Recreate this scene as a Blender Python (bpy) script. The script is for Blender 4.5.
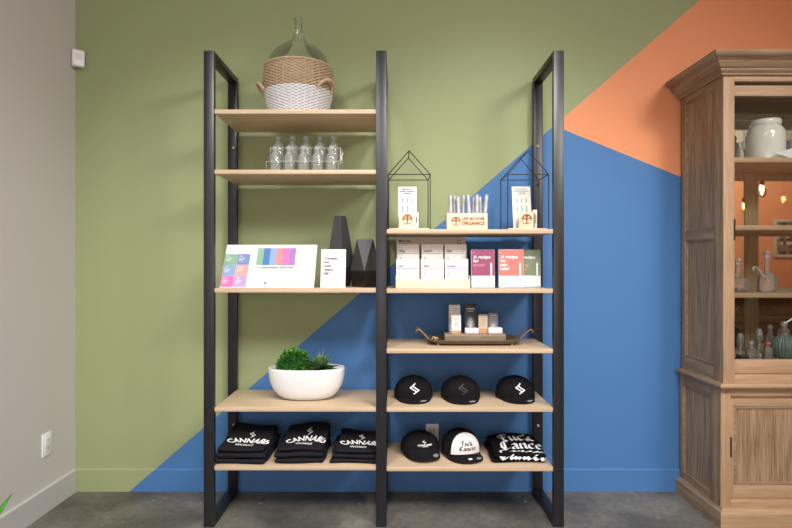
import bpy, bmesh, math, random
from mathutils import Vector, Matrix, noise
random.seed(7)
for o in list(bpy.data.objects): bpy.data.objects.remove(o)
scn = bpy.context.scene
COL = scn.collection
PI = math.pi

# ------------------------------------------------------------------ camera
FPX = 539.0; CAMZ = 1.271
cam = bpy.data.cameras.new('camera'); cam.lens = FPX/792*36; cam.sensor_width = 36; cam.clip_end = 60
camo = bpy.data.objects.new('camera', cam); COL.objects.link(camo)
camo.location = (0, 0, CAMZ); camo.rotation_euler = (PI/2, 0, 0)
scn.camera = camo
# ------------------------------------------------------------------ world, lights, exposure
w = bpy.data.worlds.new('world'); scn.world = w; w.use_nodes = True
w.node_tree.nodes['Background'].inputs[0].default_value = (.9, .95, 1, 1)
w.node_tree.nodes['Background'].inputs[1].default_value = .3
def area(name, loc, target, sx, sy, power, col=(1, 1, 1), spread=PI):
    l = bpy.data.lights.new(name, 'AREA'); l.shape = 'RECTANGLE'; l.size = sx; l.size_y = sy
    l.energy = power; l.color = col; l.spread = spread
    o = bpy.data.objects.new(name, l); COL.objects.link(o); o.location = loc
    o.rotation_euler = (Vector(target)-Vector(loc)).to_track_quat('-Z', 'Y').to_euler()
    return o
def spot(name, loc, target, power, deg=70, blend=.8, rad=.12, col=(1, 1, 1)):
    l = bpy.data.lights.new(name, 'SPOT'); l.energy = power; l.spot_size = math.radians(deg); l.spot_blend = blend
    l.shadow_soft_size = rad; l.color = col
    o = bpy.data.objects.new(name, l); COL.objects.link(o); o.location = loc
    o.rotation_euler = (Vector(target)-Vector(loc)).to_track_quat('-Z', 'Y').to_euler()
    return o
WARM = (1, .985, .955)
spot('ceiling_spot', (-.8, .75, 3.3), (-.75, 2.9, 1.05), 135, 60, 1, .16, WARM)
spot('ceiling_spot', (.75, .75, 3.3), (.5, 2.9, 1.25), 185, 58, 1, .16, WARM)
spot('ceiling_spot', (2.15, .5, 3.3), (2.15, 2.7, 1.5), 75, 62, 1, .16, WARM)  # extra spot, added to brighten the cabinet and the wall above it
area('ceiling_fill', (0, -.5, 3.55), (0, -.3, 0), 4.0, 1.0, 180, (1, .99, .97), math.radians(138))  # broad unseen fill light under the ceiling
area('ceiling_fill', (2.3, -.2, 3.5), (-1.2, 1.5, .9), 1.2, 1.2, 85, (1, .99, .97), math.radians(120))  # unseen fill added to brighten the grey left wall
area('ceiling_fill', (4.8, -1.5, 3.3), (4.9, -3.2, 2.0), 2.6, .8, 75, (1, .93, .84))  # unseen fill added to light the far wall for its mirror image
area('camera_side_fill', (0, -3.0, 1.35), (0, 3, 1.1), 3.4, 1.7, 58, (.90, .95, 1))  # unseen cool fill added behind the camera; the back wall has no window
vs = scn.view_settings
scn.display_settings.display_device = 'sRGB'
vs.view_transform = 'Standard'; vs.look = 'None'; vs.gamma = 1; vs.exposure = -0.13; vs.use_curve_mapping = False

# ------------------------------------------------------------------ pixel-measured positions -> metres at a known depth
def X(px, Y): return (px-396)*Y/FPX
def Z(py, Y): return CAMZ+(264-py)*Y/FPX

# ------------------------------------------------------------------ materials
def srgb(r, g, b):
    def f(c):
        c /= 255
        return c/12.92 if c <= .04045 else ((c+.055)/1.055)**2.4
    return (f(r), f(g), f(b), 1)
def newmat(name):
    m = bpy.data.materials.new(name); m.use_nodes = True
    nt = m.node_tree; b = nt.nodes['Principled BSDF']
    return m, nt, b
def N(nt, t, **kw):
    n = nt.nodes.new(t)
    for k, v in kw.items(): setattr(n, k, v)
    return n
def plain(name, col, rough=.6, metal=0, var=.06, scale=18, bump=0, spec=.5):
    m, nt, b = newmat(name)
    b.inputs['Roughness'].default_value = rough; b.inputs['Metallic'].default_value = metal
    b.inputs['Specular IOR Level'].default_value = spec
    tc = N(nt, 'ShaderNodeTexCoord'); no = N(nt, 'ShaderNodeTexNoise'); no.inputs['Scale'].default_value = scale
    nt.links.new(tc.outputs['Object'], no.inputs['Vector'])
    mx = N(nt, 'ShaderNodeMix', data_type='RGBA')
    mx.inputs[6].default_value = tuple(c*(1-var) for c in col[:3])+(1,)
    mx.inputs[7].default_value = tuple(min(1, c*(1+var)) for c in col[:3])+(1,)
    nt.links.new(no.outputs['Fac'], mx.inputs[0]); nt.links.new(mx.outputs[2], b.inputs['Base Color'])
    if bump:
        bp = N(nt, 'ShaderNodeBump'); bp.inputs['Strength'].default_value = bump; bp.inputs['Distance'].default_value = .003
        nt.links.new(no.outputs['Fac'], bp.inputs['Height']); nt.links.new(bp.outputs[0], b.inputs['Normal'])
    return m
def wood(name, c1, c2, axis='x', rough=.55, fine=90, streak=4, contrast=(.3, .7), c3=None, bump=.15):
    m, nt, b = newmat(name)
    b.inputs['Roughness'].default_value = rough
    tc = N(nt, 'ShaderNodeTexCoord'); mp = N(nt, 'ShaderNodeMapping')
    s = [fine]*3; s['xyz'.index(axis)] = streak; mp.inputs['Scale'].default_value = s
    nt.links.new(tc.outputs['Object'], mp.inputs['Vector'])
    no = N(nt, 'ShaderNodeTexNoise'); no.inputs['Scale'].default_value = 1; no.inputs['Detail'].default_value = 5
    no.inputs['Distortion'].default_value = .6
    nt.links.new(mp.outputs[0], no.inputs['Vector'])
    rp = N(nt, 'ShaderNodeValToRGB'); rp.color_ramp.elements[0].position = contrast[0]; rp.color_ramp.elements[1].position = contrast[1]
    rp.color_ramp.elements[0].color = c1; rp.color_ramp.elements[1].color = c2
    nt.links.new(no.outputs['Fac'], rp.inputs[0])
    out = rp.outputs[0]
    if c3:
        mp2 = N(nt, 'ShaderNodeMapping'); s2 = [fine*.22]*3; s2['xyz'.index(axis)] = streak*.5; mp2.inputs['Scale'].default_value = s2
        nt.links.new(tc.outputs['Object'], mp2.inputs['Vector'])
        n2 = N(nt, 'ShaderNodeTexNoise'); n2.inputs['Scale'].default_value = 1; n2.inputs['Detail'].default_value = 3
        nt.links.new(mp2.outputs[0], n2.inputs['Vector'])
        r2 = N(nt, 'ShaderNodeMapRange'); r2.inputs[1].default_value = .45; r2.inputs[2].default_value = .7
        r2.inputs[4].default_value = .6
        nt.links.new(n2.outputs['Fac'], r2.inputs[0])
        mx = N(nt, 'ShaderNodeMix', data_type='RGBA'); mx.inputs[7].default_value = c3
        nt.links.new(r2.outputs[0], mx.inputs[0]); nt.links.new(out, mx.inputs[6]); out = mx.outputs[2]
    nt.links.new(out, b.inputs['Base Color'])
    bp = N(nt, 'ShaderNodeBump'); bp.inputs['Strength'].default_value = bump; bp.inputs['Distance'].default_value = .002
    nt.links.new(no.outputs['Fac'], bp.inputs['Height']); nt.links.new(bp.outputs[0], b.inputs['Normal'])
    return m
def thin_glass(name, tint=(.97, .99, .98), refl=1.0, edge=.0, milk=.0, col=(.86, .9, .87, 1)):
    m = bpy.data.materials.new(name); m.use_nodes = True; nt = m.node_tree; nt.nodes.clear()
    out = N(nt, 'ShaderNodeOutputMaterial'); tr = N(nt, 'ShaderNodeBsdfTransparent'); gl = N(nt, 'ShaderNodeBsdfGlossy')
    tr.inputs[0].default_value = tint+(1,); gl.inputs['Roughness'].default_value = .03
    fr = N(nt, 'ShaderNodeFresnel'); fr.inputs[0].default_value = 1.45
    mul = N(nt, 'ShaderNodeMath', operation='MULTIPLY'); mul.inputs[1].default_value = refl; mul.use_clamp = True
    nt.links.new(fr.outputs[0], mul.inputs[0])
    mx = N(nt, 'ShaderNodeMixShader'); nt.links.new(mul.outputs[0], mx.inputs[0])
    first = tr.outputs[0]
    if edge or milk:
        df = N(nt, 'ShaderNodeBsdfDiffuse'); df.inputs['Color'].default_value = col
        tl = N(nt, 'ShaderNodeBsdfTranslucent'); tl.inputs['Color'].default_value = col
        hf = N(nt, 'ShaderNodeMixShader'); hf.inputs[0].default_value = .4
        nt.links.new(df.outputs[0], hf.inputs[1]); nt.links.new(tl.outputs[0], hf.inputs[2])
        lw = N(nt, 'ShaderNodeLayerWeight'); lw.inputs[0].default_value = .35
        m2 = N(nt, 'ShaderNodeMath', operation='MULTIPLY_ADD'); m2.inputs[1].default_value = edge; m2.inputs[2].default_value = milk
        nt.links.new(lw.outputs['Facing'], m2.inputs[0])
        mx2 = N(nt, 'ShaderNodeMixShader'); nt.links.new(m2.outputs[0], mx2.inputs[0])
        nt.links.new(tr.outputs[0], mx2.inputs[1]); nt.links.new(hf.outputs[0], mx2.inputs[2]); first = mx2.outputs[0]
    nt.links.new(first, mx.inputs[1]); nt.links.new(gl.outputs[0], mx.inputs[2])
    nt.links.new(mx.outputs[0], out.inputs[0])
    return m
def emitter(name, col, strength):
    m = bpy.data.materials.new(name); m.use_nodes = True; nt = m.node_tree; nt.nodes.clear()
    out = N(nt, 'ShaderNodeOutputMaterial'); e = N(nt, 'ShaderNodeEmission'); e.inputs[0].default_value = col
    e.inputs[1].default_value = strength; nt.links.new(e.outputs[0], out.inputs[0]); return m

def mural():
    """three flat paint colours meeting on straight taped lines, laid out in metres on the wall"""
    m, nt, b = newmat('mural_paint'); b.inputs['Roughness'].default_value = .62
    b.inputs['Specular IOR Level'].default_value = .35
    g = N(nt, 'ShaderNodeNewGeometry'); sp = N(nt, 'ShaderNodeSeparateXYZ'); nt.links.new(g.outputs['Position'], sp.inputs[0])
    def above(slope, x0, z0):
        a = N(nt, 'ShaderNodeMath', operation='MULTIPLY_ADD'); nt.links.new(sp.outputs[0], a.inputs[0])
        a.inputs[1].default_value = slope; a.inputs[2].default_value = z0-slope*x0
        c = N(nt, 'ShaderNodeMath', operation='GREATER_THAN'); nt.links.new(sp.outputs[2], c.inputs[0]); nt.links.new(a.outputs[0], c.inputs[1])
        return c.outputs[0]
    up = above(.8616, -1.494, -.004); orr = above(-.4035, 1.595, 1.760)
    m1 = N(nt, 'ShaderNodeMix', data_type='RGBA'); m1.inputs[6].default_value = BLUE; m1.inputs[7].default_value = ORANGE
    nt.links.new(orr, m1.inputs[0])
    m2 = N(nt, 'ShaderNodeMix', data_type='RGBA'); nt.links.new(m1.outputs[2], m2.inputs[6]); m2.inputs[7].default_value = GREEN
    nt.links.new(up, m2.inputs[0]); nt.links.new(m2.outputs[2], b.inputs['Base Color'])
    no = N(nt, 'ShaderNodeTexNoise'); no.inputs['Scale'].default_value = 220; nt.links.new(g.outputs['Position'], no.inputs['Vector'])
    bp = N(nt, 'ShaderNodeBump'); bp.inputs['Strength'].default_value = .08; bp.inputs['Distance'].default_value = .001
    nt.links.new(no.outputs['Fac'], bp.inputs['Height']); nt.links.new(bp.outputs[0], b.inputs['Normal'])
    return m
GREEN = srgb(153, 163, 119); BLUE = srgb(72, 120, 174); ORANGE = srgb(234, 152, 106)
def concrete():
    m, nt, b = newmat('polished_concrete')
    tc = N(nt, 'ShaderNodeTexCoord')
    n1 = N(nt, 'ShaderNodeTexNoise'); n1.inputs['Scale'].default_value = 2.6; n1.inputs['Detail'].default_value = 9; n1.inputs['Distortion'].default_value = .5
    n2 = N(nt, 'ShaderNodeTexNoise'); n2.inputs['Scale'].default_value = 30; n2.inputs['Detail'].default_value = 6
    for n in (n1, n2): nt.links.new(tc.outputs['Object'], n.inputs['Vector'])
    r = N(nt, 'ShaderNodeValToRGB'); e = r.color_ramp.elements
    e[0].position = .32; e[0].color = srgb(74, 71, 65); e[1].position = .68; e[1].color = srgb(128, 123, 113)
    k = e.new(.5); k.color = srgb(100, 96, 89)
    nt.links.new(n1.outputs['Fac'], r.inputs[0])
    mx = N(nt, 'ShaderNodeMix', data_type='RGBA', blend_type='OVERLAY'); mx.inputs[0].default_value = .5
    nt.links.new(r.outputs[0], mx.inputs[6]); nt.links.new(n2.outputs['Fac'], mx.inputs[7])
    v = N(nt, 'ShaderNodeTexVoronoi'); v.inputs['Scale'].default_value = 11; nt.links.new(tc.outputs['Object'], v.inputs['Vector'])
    lt = N(nt, 'ShaderNodeMath', operation='LESS_THAN'); lt.inputs[1].default_value = .085; nt.links.new(v.outputs['Distance'], lt.inputs[0])
    sc = N(nt, 'ShaderNodeMath', operation='MULTIPLY'); sc.inputs[1].default_value = .6
    gt = N(nt, 'ShaderNodeMath', operation='GREATER_THAN'); gt.inputs[1].default_value = .5
    nt.links.new(n2.outputs['Fac'], gt.inputs[0])
    ml = N(nt, 'ShaderNodeMath', operation='MULTIPLY'); nt.links.new(lt.outputs[0], ml.inputs[0]); nt.links.new(gt.outputs[0], ml.inputs[1])
    nt.links.new(ml.outputs[0], sc.inputs[0])
    m3 = N(nt, 'ShaderNodeMix', data_type='RGBA'); nt.links.new(sc.outputs[0], m3.inputs[0])
    nt.links.new(mx.outputs[2], m3.inputs[6]); m3.inputs[7].default_value = srgb(190, 186, 178)
    nt.links.new(m3.outputs[2], b.inputs['Base Color'])
    b.inputs['Roughness'].default_value = .5
    return m

M = dict(
 mural=mural(), concrete=concrete(),
 greywall=plain('grey_wall_paint', srgb(200, 196, 192), .7, scale=3, var=.01, bump=0),
 orange=plain('orange_wall_paint', ORANGE, .65, var=.02),
 taupe=wood('ceiling_boards', srgb(96, 84, 74), srgb(122, 108, 96), 'x', .7, 20, 1),
 cream=plain('cream_paint', srgb(196, 184, 164), .7, var=.02),
 trimgrey=plain('grey_trim_paint', srgb(190, 188, 186), .5, var=.01),
 steel=plain('charcoal_powder_coat', srgb(31, 30, 34), .36, var=.04, scale=60, spec=.5),
 oakshelf=wood('pale_oak_laminate', srgb(186, 160, 130), srgb(205, 182, 152), 'x', .5, 70, 3),
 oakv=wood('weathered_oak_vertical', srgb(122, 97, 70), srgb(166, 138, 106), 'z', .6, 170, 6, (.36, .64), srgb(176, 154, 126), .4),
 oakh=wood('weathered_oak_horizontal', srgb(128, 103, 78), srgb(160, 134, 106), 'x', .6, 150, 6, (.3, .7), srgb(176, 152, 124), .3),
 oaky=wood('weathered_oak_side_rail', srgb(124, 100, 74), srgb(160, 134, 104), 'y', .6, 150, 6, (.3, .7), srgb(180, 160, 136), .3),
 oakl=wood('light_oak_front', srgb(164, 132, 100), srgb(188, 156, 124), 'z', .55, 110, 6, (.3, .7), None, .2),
 oaklh=wood('light_oak_front_rail', srgb(164, 132, 100), srgb(188, 156, 124), 'x', .55, 110, 6, (.3, .7), None, .2),
 innerwood=wood('cabinet_inner_wood', srgb(132, 112, 78), srgb(152, 131, 94), 'z', .6, 60, 3),
 birch=wood('birch_block', srgb(228, 202, 172), srgb(238, 216, 190), 'x', .55, 60, 5, bump=.05),
 plinthwood=wood('grey_brown_wood', srgb(110, 92, 74), srgb(150, 130, 108), 'x', .6, 90, 5),
 counterwood=wood('counter_planks', srgb(96, 70, 48), srgb(140, 106, 74), 'x', .6, 24, 1.2),
 white=plain('white_card', srgb(226, 226, 225), .55, var=.008),
 whiteg=plain('white_glazed', srgb(222, 223, 224), .3, var=.008, spec=.5),
 jarwhite=plain('white_ceramic', srgb(226, 222, 214), .12, var=.01, spec=.7),
 plate=plain('white_plastic', srgb(240, 241, 243), .35, var=.005),
 slot=plain('dark_slot', srgb(50, 48, 46), .5),
 black=plain('black_cotton', srgb(24, 23, 25), .95, var=.15, scale=200, bump=.25, spec=.12),
 shirt=plain('black_jersey', srgb(31, 31, 35), .95, var=.12, scale=120, bump=.2, spec=.1),
 hood=plain('black_fleece', srgb(20, 19, 20), .98, var=.1, scale=120, spec=.05),
 print=plain('white_screen_print', srgb(232, 232, 232), .7, var=.02),
 capwhite=plain('white_cap_foam', srgb(232, 226, 222), .85, var=.02),
 sticker=plain('silver_sticker', srgb(150, 152, 152), .4, .2, var=.2, scale=300),
 ink=plain('black_ink', srgb(28, 24, 26), .7),
 inkgrey=plain('grey_ink', srgb(112, 108, 114), .7),
 inkblue=plain('blue_ink', srgb(96, 118, 172), .7),
 mutedemb=plain('black_embroidery', srgb(38, 36, 38), .6),
 bronze=plain('burnt_logo', srgb(146, 88, 42), .6),
 vase=plain('matt_black_ceramic', srgb(56, 54, 56), .48, var=.1, scale=80),
 vasedark=plain('dark_glazed_base', srgb(26, 22, 20), .25, var=.1),
 wicker=plain('natural_wicker', srgb(178, 154, 124), .7, var=.30, scale=60),
 wickerw=plain('whitewashed_wicker', srgb(216, 216, 217), .7, var=.06, scale=60),
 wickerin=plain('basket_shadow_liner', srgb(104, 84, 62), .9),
 wickerinw=plain('white_basket_shadow_liner', srgb(140, 138, 136), .9),  # greyer than the weave, painting shade into its gaps
 glass=thin_glass('clear_bottle_glass', (.98, .985, .98), 1.0, .45, .19),
 demi=thin_glass('demijohn_glass', (.99, .995, .985), .6, .03, .01),
 pane=thin_glass('window_glass', (.96, .98, .97), .8),
 acrylic=thin_glass('clear_acrylic', (.97, .98, .99), 1.0, .5, .34, (.93, .95, .98, 1)),
 wire=plain('black_wire', srgb(40, 38, 38), .45, .3),
 wiresilver=plain('silver_wire', srgb(190, 188, 180), .35, .8),
 brass=plain('brass_screw', srgb(196, 176, 136), .35, .5),
 soil=plain('dark_soil', srgb(40, 32, 24), .95, var=.3, scale=150, bump=.5),
 leafg=plain('bright_green_leaves', srgb(74, 140, 50), .5, var=.4, scale=45),
 leafd=plain('succulent_leaves', srgb(92, 124, 76), .5, var=.35, scale=30),
 leafp=plain('pale_leaf_tip', srgb(140, 160, 110), .5, var=.2, scale=30),
 traymetal=plain('aged_dark_metal', srgb(112, 96, 80), .45, .35, var=.45, scale=40, bump=.3),
 mirror=plain('mirror_silver', (.80, .79, .76, 1), .02, 1.0, var=.01),
 teal=plain('teal_ribbed_glass', srgb(112, 132, 122), .2, var=.08),
 hinge=plain('dark_iron', srgb(52, 40, 32), .5, .5),
 terracotta=plain('clay_pot', srgb(150, 140, 130), .7),
 s_green=plain('print_sage_green', srgb(132, 172, 146), .6), s_blue=plain('print_blue', srgb(66, 116, 176), .6),
 s_lblue=plain('print_light_blue', srgb(132, 161, 195), .6), s_coral=plain('print_coral', srgb(216, 132, 130), .6),
 s_pink=plain('print_pink', srgb(207, 109, 172), .6), s_purple=plain('print_purple', srgb(156, 114, 177), .6),
 s_per=plain('print_periwinkle', srgb(114, 135, 186), .6), s_peach=plain('print_peach', srgb(216, 154, 147), .6),
 s_lpurp=plain('print_lilac', srgb(176, 149, 190), .6),
 magenta=plain('card_magenta', srgb(148, 68, 104), .55), coral=plain('card_coral', srgb(216, 116, 106), .55),
 olive=plain('card_sage', srgb(118, 130, 100), .55),
 kraft=plain('header_kraft', srgb(206, 190, 174), .7), offw=plain('off_white_carton', srgb(228, 224, 218), .6, var=.01),
 tan=plain('tan_carton', srgb(214, 194, 162), .6), kraftdark=plain('kraft_band', srgb(190, 150, 104), .6),
 charc=plain('charcoal_carton', srgb(48, 50, 62), .5), greyc=plain('grey_carton', srgb(124, 120, 128), .5),
 filament=emitter('glowing_filament', (1, .62, .28, 1), 40),
 amberbulb=thin_glass('amber_bulb_glass', (1, .82, .55), 1),
)

# ------------------------------------------------------------------ mesh builder
_tc = {}
def textgeo(s, bold=0.0):
    key = (s, bold)
    if key not in _tc:
        c = bpy.data.curves.new('t', 'FONT'); c.body = s; c.size = 1; c.resolution_u = 2; c.offset = bold; c.fill_mode = 'FRONT'
        o = bpy.data.objects.new('t', c); COL.objects.link(o)
        dg = bpy.context.evaluated_depsgraph_get(); me = bpy.data.meshes.new_from_object(o.evaluated_get(dg))
        vs_ = [(v.co.x, v.co.y) for v in me.vertices]; fs = [tuple(p.vertices) for p in me.polygons]
        bpy.data.objects.remove(o); bpy.data.curves.remove(c); bpy.data.meshes.remove(me)
        _tc[key] = (vs_, fs)
    return _tc[key]
class MB:
    def __init__(s): s.v = []; s.f = []; s.m = []; s.mats = []
    def mi(s, m):
        if m not in s.mats: s.mats.append(m)
        return s.mats.index(m)
    def add(s, vs_, fs, m):
        n = len(s.v); k = s.mi(m); s.v += [tuple(p) for p in vs_]
        for f in fs: s.f.append(tuple(i+n for i in f)); s.m.append(k)
        return s
    def box(s, x0, x1, y0, y1, z0, z1, m, bev=0, mat=None):
        bm = bmesh.new(); bmesh.ops.create_cube(bm, size=1)
        for v in bm.verts: v.co = Vector(((x0+x1)/2+v.co.x*(x1-x0), (y0+y1)/2+v.co.y*(y1-y0), (z0+z1)/2+v.co.z*(z1-z0)))
        if bev: bmesh.ops.bevel(bm, geom=list(bm.edges), offset=bev, segments=2, profile=.5, affect='EDGES')
        if mat: bm.transform(mat)
        bm.verts.index_update()
        s.add([v.co[:] for v in bm.verts], [[v.index for v in f.verts] for f in bm.faces], m); bm.free(); return s
    def tube(s, pts, r, m, n=8, closed=False, caps=True):
        pts = [Vector(p) for p in pts]; L = len(pts); rings = []
        up = None
        for i, p in enumerate(pts):
            a = pts[(i-1) % L] if (closed or i > 0) else p; b = pts[(i+1) % L] if (closed or i < L-1) else p
            t = (b-a).normalized()
            if up is None: up = Vector((0, 0, 1)) if abs(t.z) < .9 else Vector((1, 0, 0))
            u = (up-t*up.dot(t))
            if u.length < 1e-5: u = t.orthogonal()
            u.normalize(); w_ = t.cross(u); up = u
            rr = r[i] if isinstance(r, (list, tuple)) else r
            rings.append([p+(u*math.cos(2*PI*k/n)+w_*math.sin(2*PI*k/n))*rr for k in range(n)])
        vs_ = [q for rg in rings for q in rg]; fs = []
        for i in range(L if closed else L-1):
            j = (i+1) % L
            for k in range(n): fs.append((i*n+k, i*n+(k+1) % n, j*n+(k+1) % n, j*n+k))
        if caps and not closed: fs += [tuple(range(n))[::-1], tuple((L-1)*n+k for k in range(n))]
        return s.add(vs_, fs, m)
    def lathe(s, prof, c, m, n=32, close=False, rad=None):
        vs_ = []; fs = []
        for r, z in prof:
            for k in range(n):
                a = 2*PI*k/n; q = rad(a, z) if rad else 1
                vs_.append((c[0]+r*q*math.cos(a), c[1]+r*q*math.sin(a), c[2]+z))
        L = len(prof)
        for i in range(L-1):
            for k in range(n): fs.append((i*n+k, i*n+(k+1) % n, (i+1)*n+(k+1) % n, (i+1)*n+k))
        if close: fs += [tuple(range(n))[::-1], tuple((L-1)*n+k for k in range(n))]
        return s.add(vs_, fs, m)
    def rect(s, fn, u0, u1, v0, v1, m, off=.0006, nu=1):
        vs_ = []; fs = []
        for i in range(nu+1):
            u = u0+(u1-u0)*i/nu; vs_ += [fn(u, v0, off), fn(u, v1, off)]
        for i in range(nu): fs.append((2*i, 2*i+2, 2*i+3, 2*i+1))
        return s.add(vs_, fs, m)
    def poly(s, fn, pts, m, off=.0006): return s.add([fn(u, v, off) for u, v in pts], [tuple(range(len(pts)))], m)
    def slab(s, fn, w_, h, t, m):
        c = [(0, 0), (w_, 0), (w_, h), (0, h)]
        return s.add([fn(u, v, 0) for u, v in c]+[fn(u, v, -t) for u, v in c],
                     [(0, 1, 2, 3), (7, 6, 5, 4), (0, 4, 5, 1), (1, 5, 6, 2), (2, 6, 7, 3), (3, 7, 4, 0)], m)
    def text(s, txt, fn, u, v, h, m, wid=None, off=.0012, bold=0.0, align='l', cap=.7, shear=0):
        """cap height h; wid squeezes the line to a width"""
        vs_, fs = textgeo(txt, bold)
        if not vs_: return s
        x0 = min(a for a, b in vs_); x1 = max(a for a, b in vs_); k = h/cap
        kx = wid/(x1-x0) if wid else k; W = (x1-x0)*kx
        o = {'l': 0, 'c': -W/2, 'r': -W}[align]
        return s.add([fn(u+o+(a-x0)*kx+shear*b*k, v+b*k, off) for a, b in vs_], fs, m)
    def nib(s, strokes, fn, u, v, k, m, wid=.13, ang=40, off=.001):
        nx, ny = math.cos(math.radians(ang))*wid/2, math.sin(math.radians(ang))*wid/2
        hx, hy = -ny*.28, nx*.28
        for st in strokes:
            for (ax, ay), (bx, by) in zip(st, st[1:]):
                dx, dy = bx-ax, by-ay
                sg = 1 if (dx*hx+dy*hy) > 0 else -1
                p = [(ax-nx, ay-ny), (ax+nx, ay+ny), (bx+nx, by+ny), (bx-nx, by-ny)]
                s.add([fn(u+a*k, v+b*k, off) for a, b in p], [(0, 1, 2, 3)], m)
                q = [(ax-hx*sg-nx*.2, ay-hy*sg-ny*.2), (bx-nx*.4-hx, by-ny*.4-hy), (bx+nx*.4+hx, by+ny*.4+hy), (ax+nx*.4+hx, ay+ny*.4+hy)]
        return s
    def build(s, name, parent=None, world=True, loc=None, smooth=35, props=None):
        me = bpy.data.meshes.new(name)
        off = Vector((0, 0, 0))
        if parent is not None and world:
            p = parent
            while p: off += p.location; p = p.parent
        if loc is not None: off = Vector(loc)
        me.from_pydata([(a-off.x, b-off.y, c-off.z) for a, b, c in s.v], [], s.f)
        for m in s.mats: me.materials.append(m)
        me.polygons.foreach_set('material_index', s.m)
        me.polygons.foreach_set('use_smooth', [smooth is not None]*len(s.f))
        me.update()
        if smooth is not None and smooth < 180: me.set_sharp_from_angle(angle=math.radians(smooth))
        o = bpy.data.objects.new(name, me); COL.objects.link(o)
        if parent is not None: o.parent = parent
        if loc is not None: o.location = loc
        if props:
            for k, v in props.items(): o[k] = v
        return o
def tag(o, label, cat, group=None, kind=None):
    o['label'] = label; o['category'] = cat
    if group: o['group'] = group
    if kind: o['kind'] = kind
    return o
def thing(name, label, cat, loc=(0, 0, 0), group=None):
    o = bpy.data.objects.new(name, None); COL.objects.link(o); o.location = loc; o.empty_display_size = .05
    return tag(o, label, cat, group)
def copytree(o, parent=None):
    c = o.copy(); COL.objects.link(c)
    if parent is not None: c.parent = parent
    for ch in list(o.children): copytree(ch, c)
    return c
def planefn(o, ux, vx):
    o = Vector(o); ux = Vector(ux).normalized(); vx = Vector(vx).normalized(); n = ux.cross(vx)
    return lambda u, v, off=0: o+ux*u+vx*v+n*off
def front(x, y, z): return planefn((x, y, z), (1, 0, 0), (0, 0, 1))      # normal faces -y
def struct(name, mb): 
    o = mb.build(name); o['kind'] = 'structure'; return o

# ------------------------------------------------------------------ the room
WY = 3.022; LX = -1.797; RX = 7.6; BY = -3.06; CH = 3.6
struct('floor', MB().box(LX-.1, RX+.1, BY-.1, WY+.1, -.1, 0, M['concrete']))
struct('ceiling', MB().box(LX-.1, RX+.1, BY-.1, WY+.1, CH, CH+.1, M['taupe']))
struct('wall_front', MB().box(LX-.1, RX+.1, WY, WY+.1, 0, CH, M['mural']))
struct('wall_left', MB().box(LX-.1, LX, BY, WY, 0, CH, M['greywall']))
struct('wall_right', MB().box(RX, RX+.1, BY, WY, 0, CH, M['orange']))
wb = MB(); wb.box(LX-.1, RX+.1, BY-.1, BY, 0, 2.92, M['orange']); wb.box(LX-.1, RX+.1, BY-.1, BY, 2.92, CH, M['cream'])
struct('wall_back', wb)
def base_profile(mb, m, along, a0, a1, wall, h=.128, t=.014):
    pr = [(0, 0), (t, 0), (t, h-.006), (t-.005, h), (0, h)]
    vs_ = []
    for a in (a0, a1):
        for d, z in pr:
            vs_.append((a, wall-d, z) if along == 'x' else (wall+d, a, z))
    n = len(pr); fs = [(i, (i+1) % n, n+(i+1) % n, n+i) for i in range(n)]+[tuple(range(n)), tuple(range(2*n-1, n-1, -1))]
    mb.add(vs_, fs, m); return mb
struct('baseboard_front', base_profile(MB(), M['mural'], 'x', LX, RX, WY))
struct('baseboard_left', base_profile(MB(), M['trimgrey'], 'y', BY, WY-.016, LX))

# ------------------------------------------------------------------ shelving unit
FY = 2.60; RYO = 3.0; TB = .025; TOP = 2.301
su = thing('shelving_unit', 'tall black metal frame shelving unit with pale oak shelves against the painted wall', 'shelving unit', (-.06, 2.8, 0))
FR = [(-.9286, -.878), (-.0965, -.0458), (.7600, .8104)]
for (x0, x1) in FR:
    m = MB(); b = .0015
    m.box(x0, x1, FY, FY+TB, 0, TOP, M['steel'], b); m.box(x0, x1, RYO-TB, RYO, 0, TOP, M['steel'], b)
    m.box(x0, x1, FY+TB, RYO-TB, TOP-TB-.004, TOP, M['steel'], b); m.box(x0, x1, FY+TB, RYO-TB, 0, TB+.004, M['steel'], b)
    m.build('upright_frame', su)
kf = 2.605/FPX
def zt(py): return CAMZ+(264-py)*kf
SL = dict(a=zt(109.4), b=zt(169.7), c=zt(288.3), d=zt(407.4), e=zt(466.1))
SR = dict(a=zt(229.2), b=zt(288.8), c=zt(349), d=zt(407.6), e=zt(467))
TH = .0205
for z in SL.values(): MB().box(FR[0][1]+.0005, FR[1][0]-.0005, 2.605, 2.972, z-TH, z, M['oakshelf'], .001).build('shelf', su)
for z in SR.values(): MB().box(FR[1][1]+.0005, FR[2][0]-.0005, 2.605, 2.972, z-TH, z, M['oakshelf'], .001).build('shelf', su)
for px, py, mm in ((233.4, 147.8, 'brass'), (233.8, 234.6, 'steel'), (233.9, 425.2, 'brass'), (537.8, 146.1, 'brass'), (538.4, 184.5, 'steel'), (538.2, 425.8, 'brass'), (233.5, 345, 'steel'), (538.2, 330, 'steel')):
    m = MB(); x, z = X(px, 2.973), Z(py, 2.973)
    m.tube([(x, 2.9755, z), (x, 2.971, z), (x, 2.9695, z)], [.0075, .0075, .005], M[mm], 14)
    m.build('screw', su)

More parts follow.
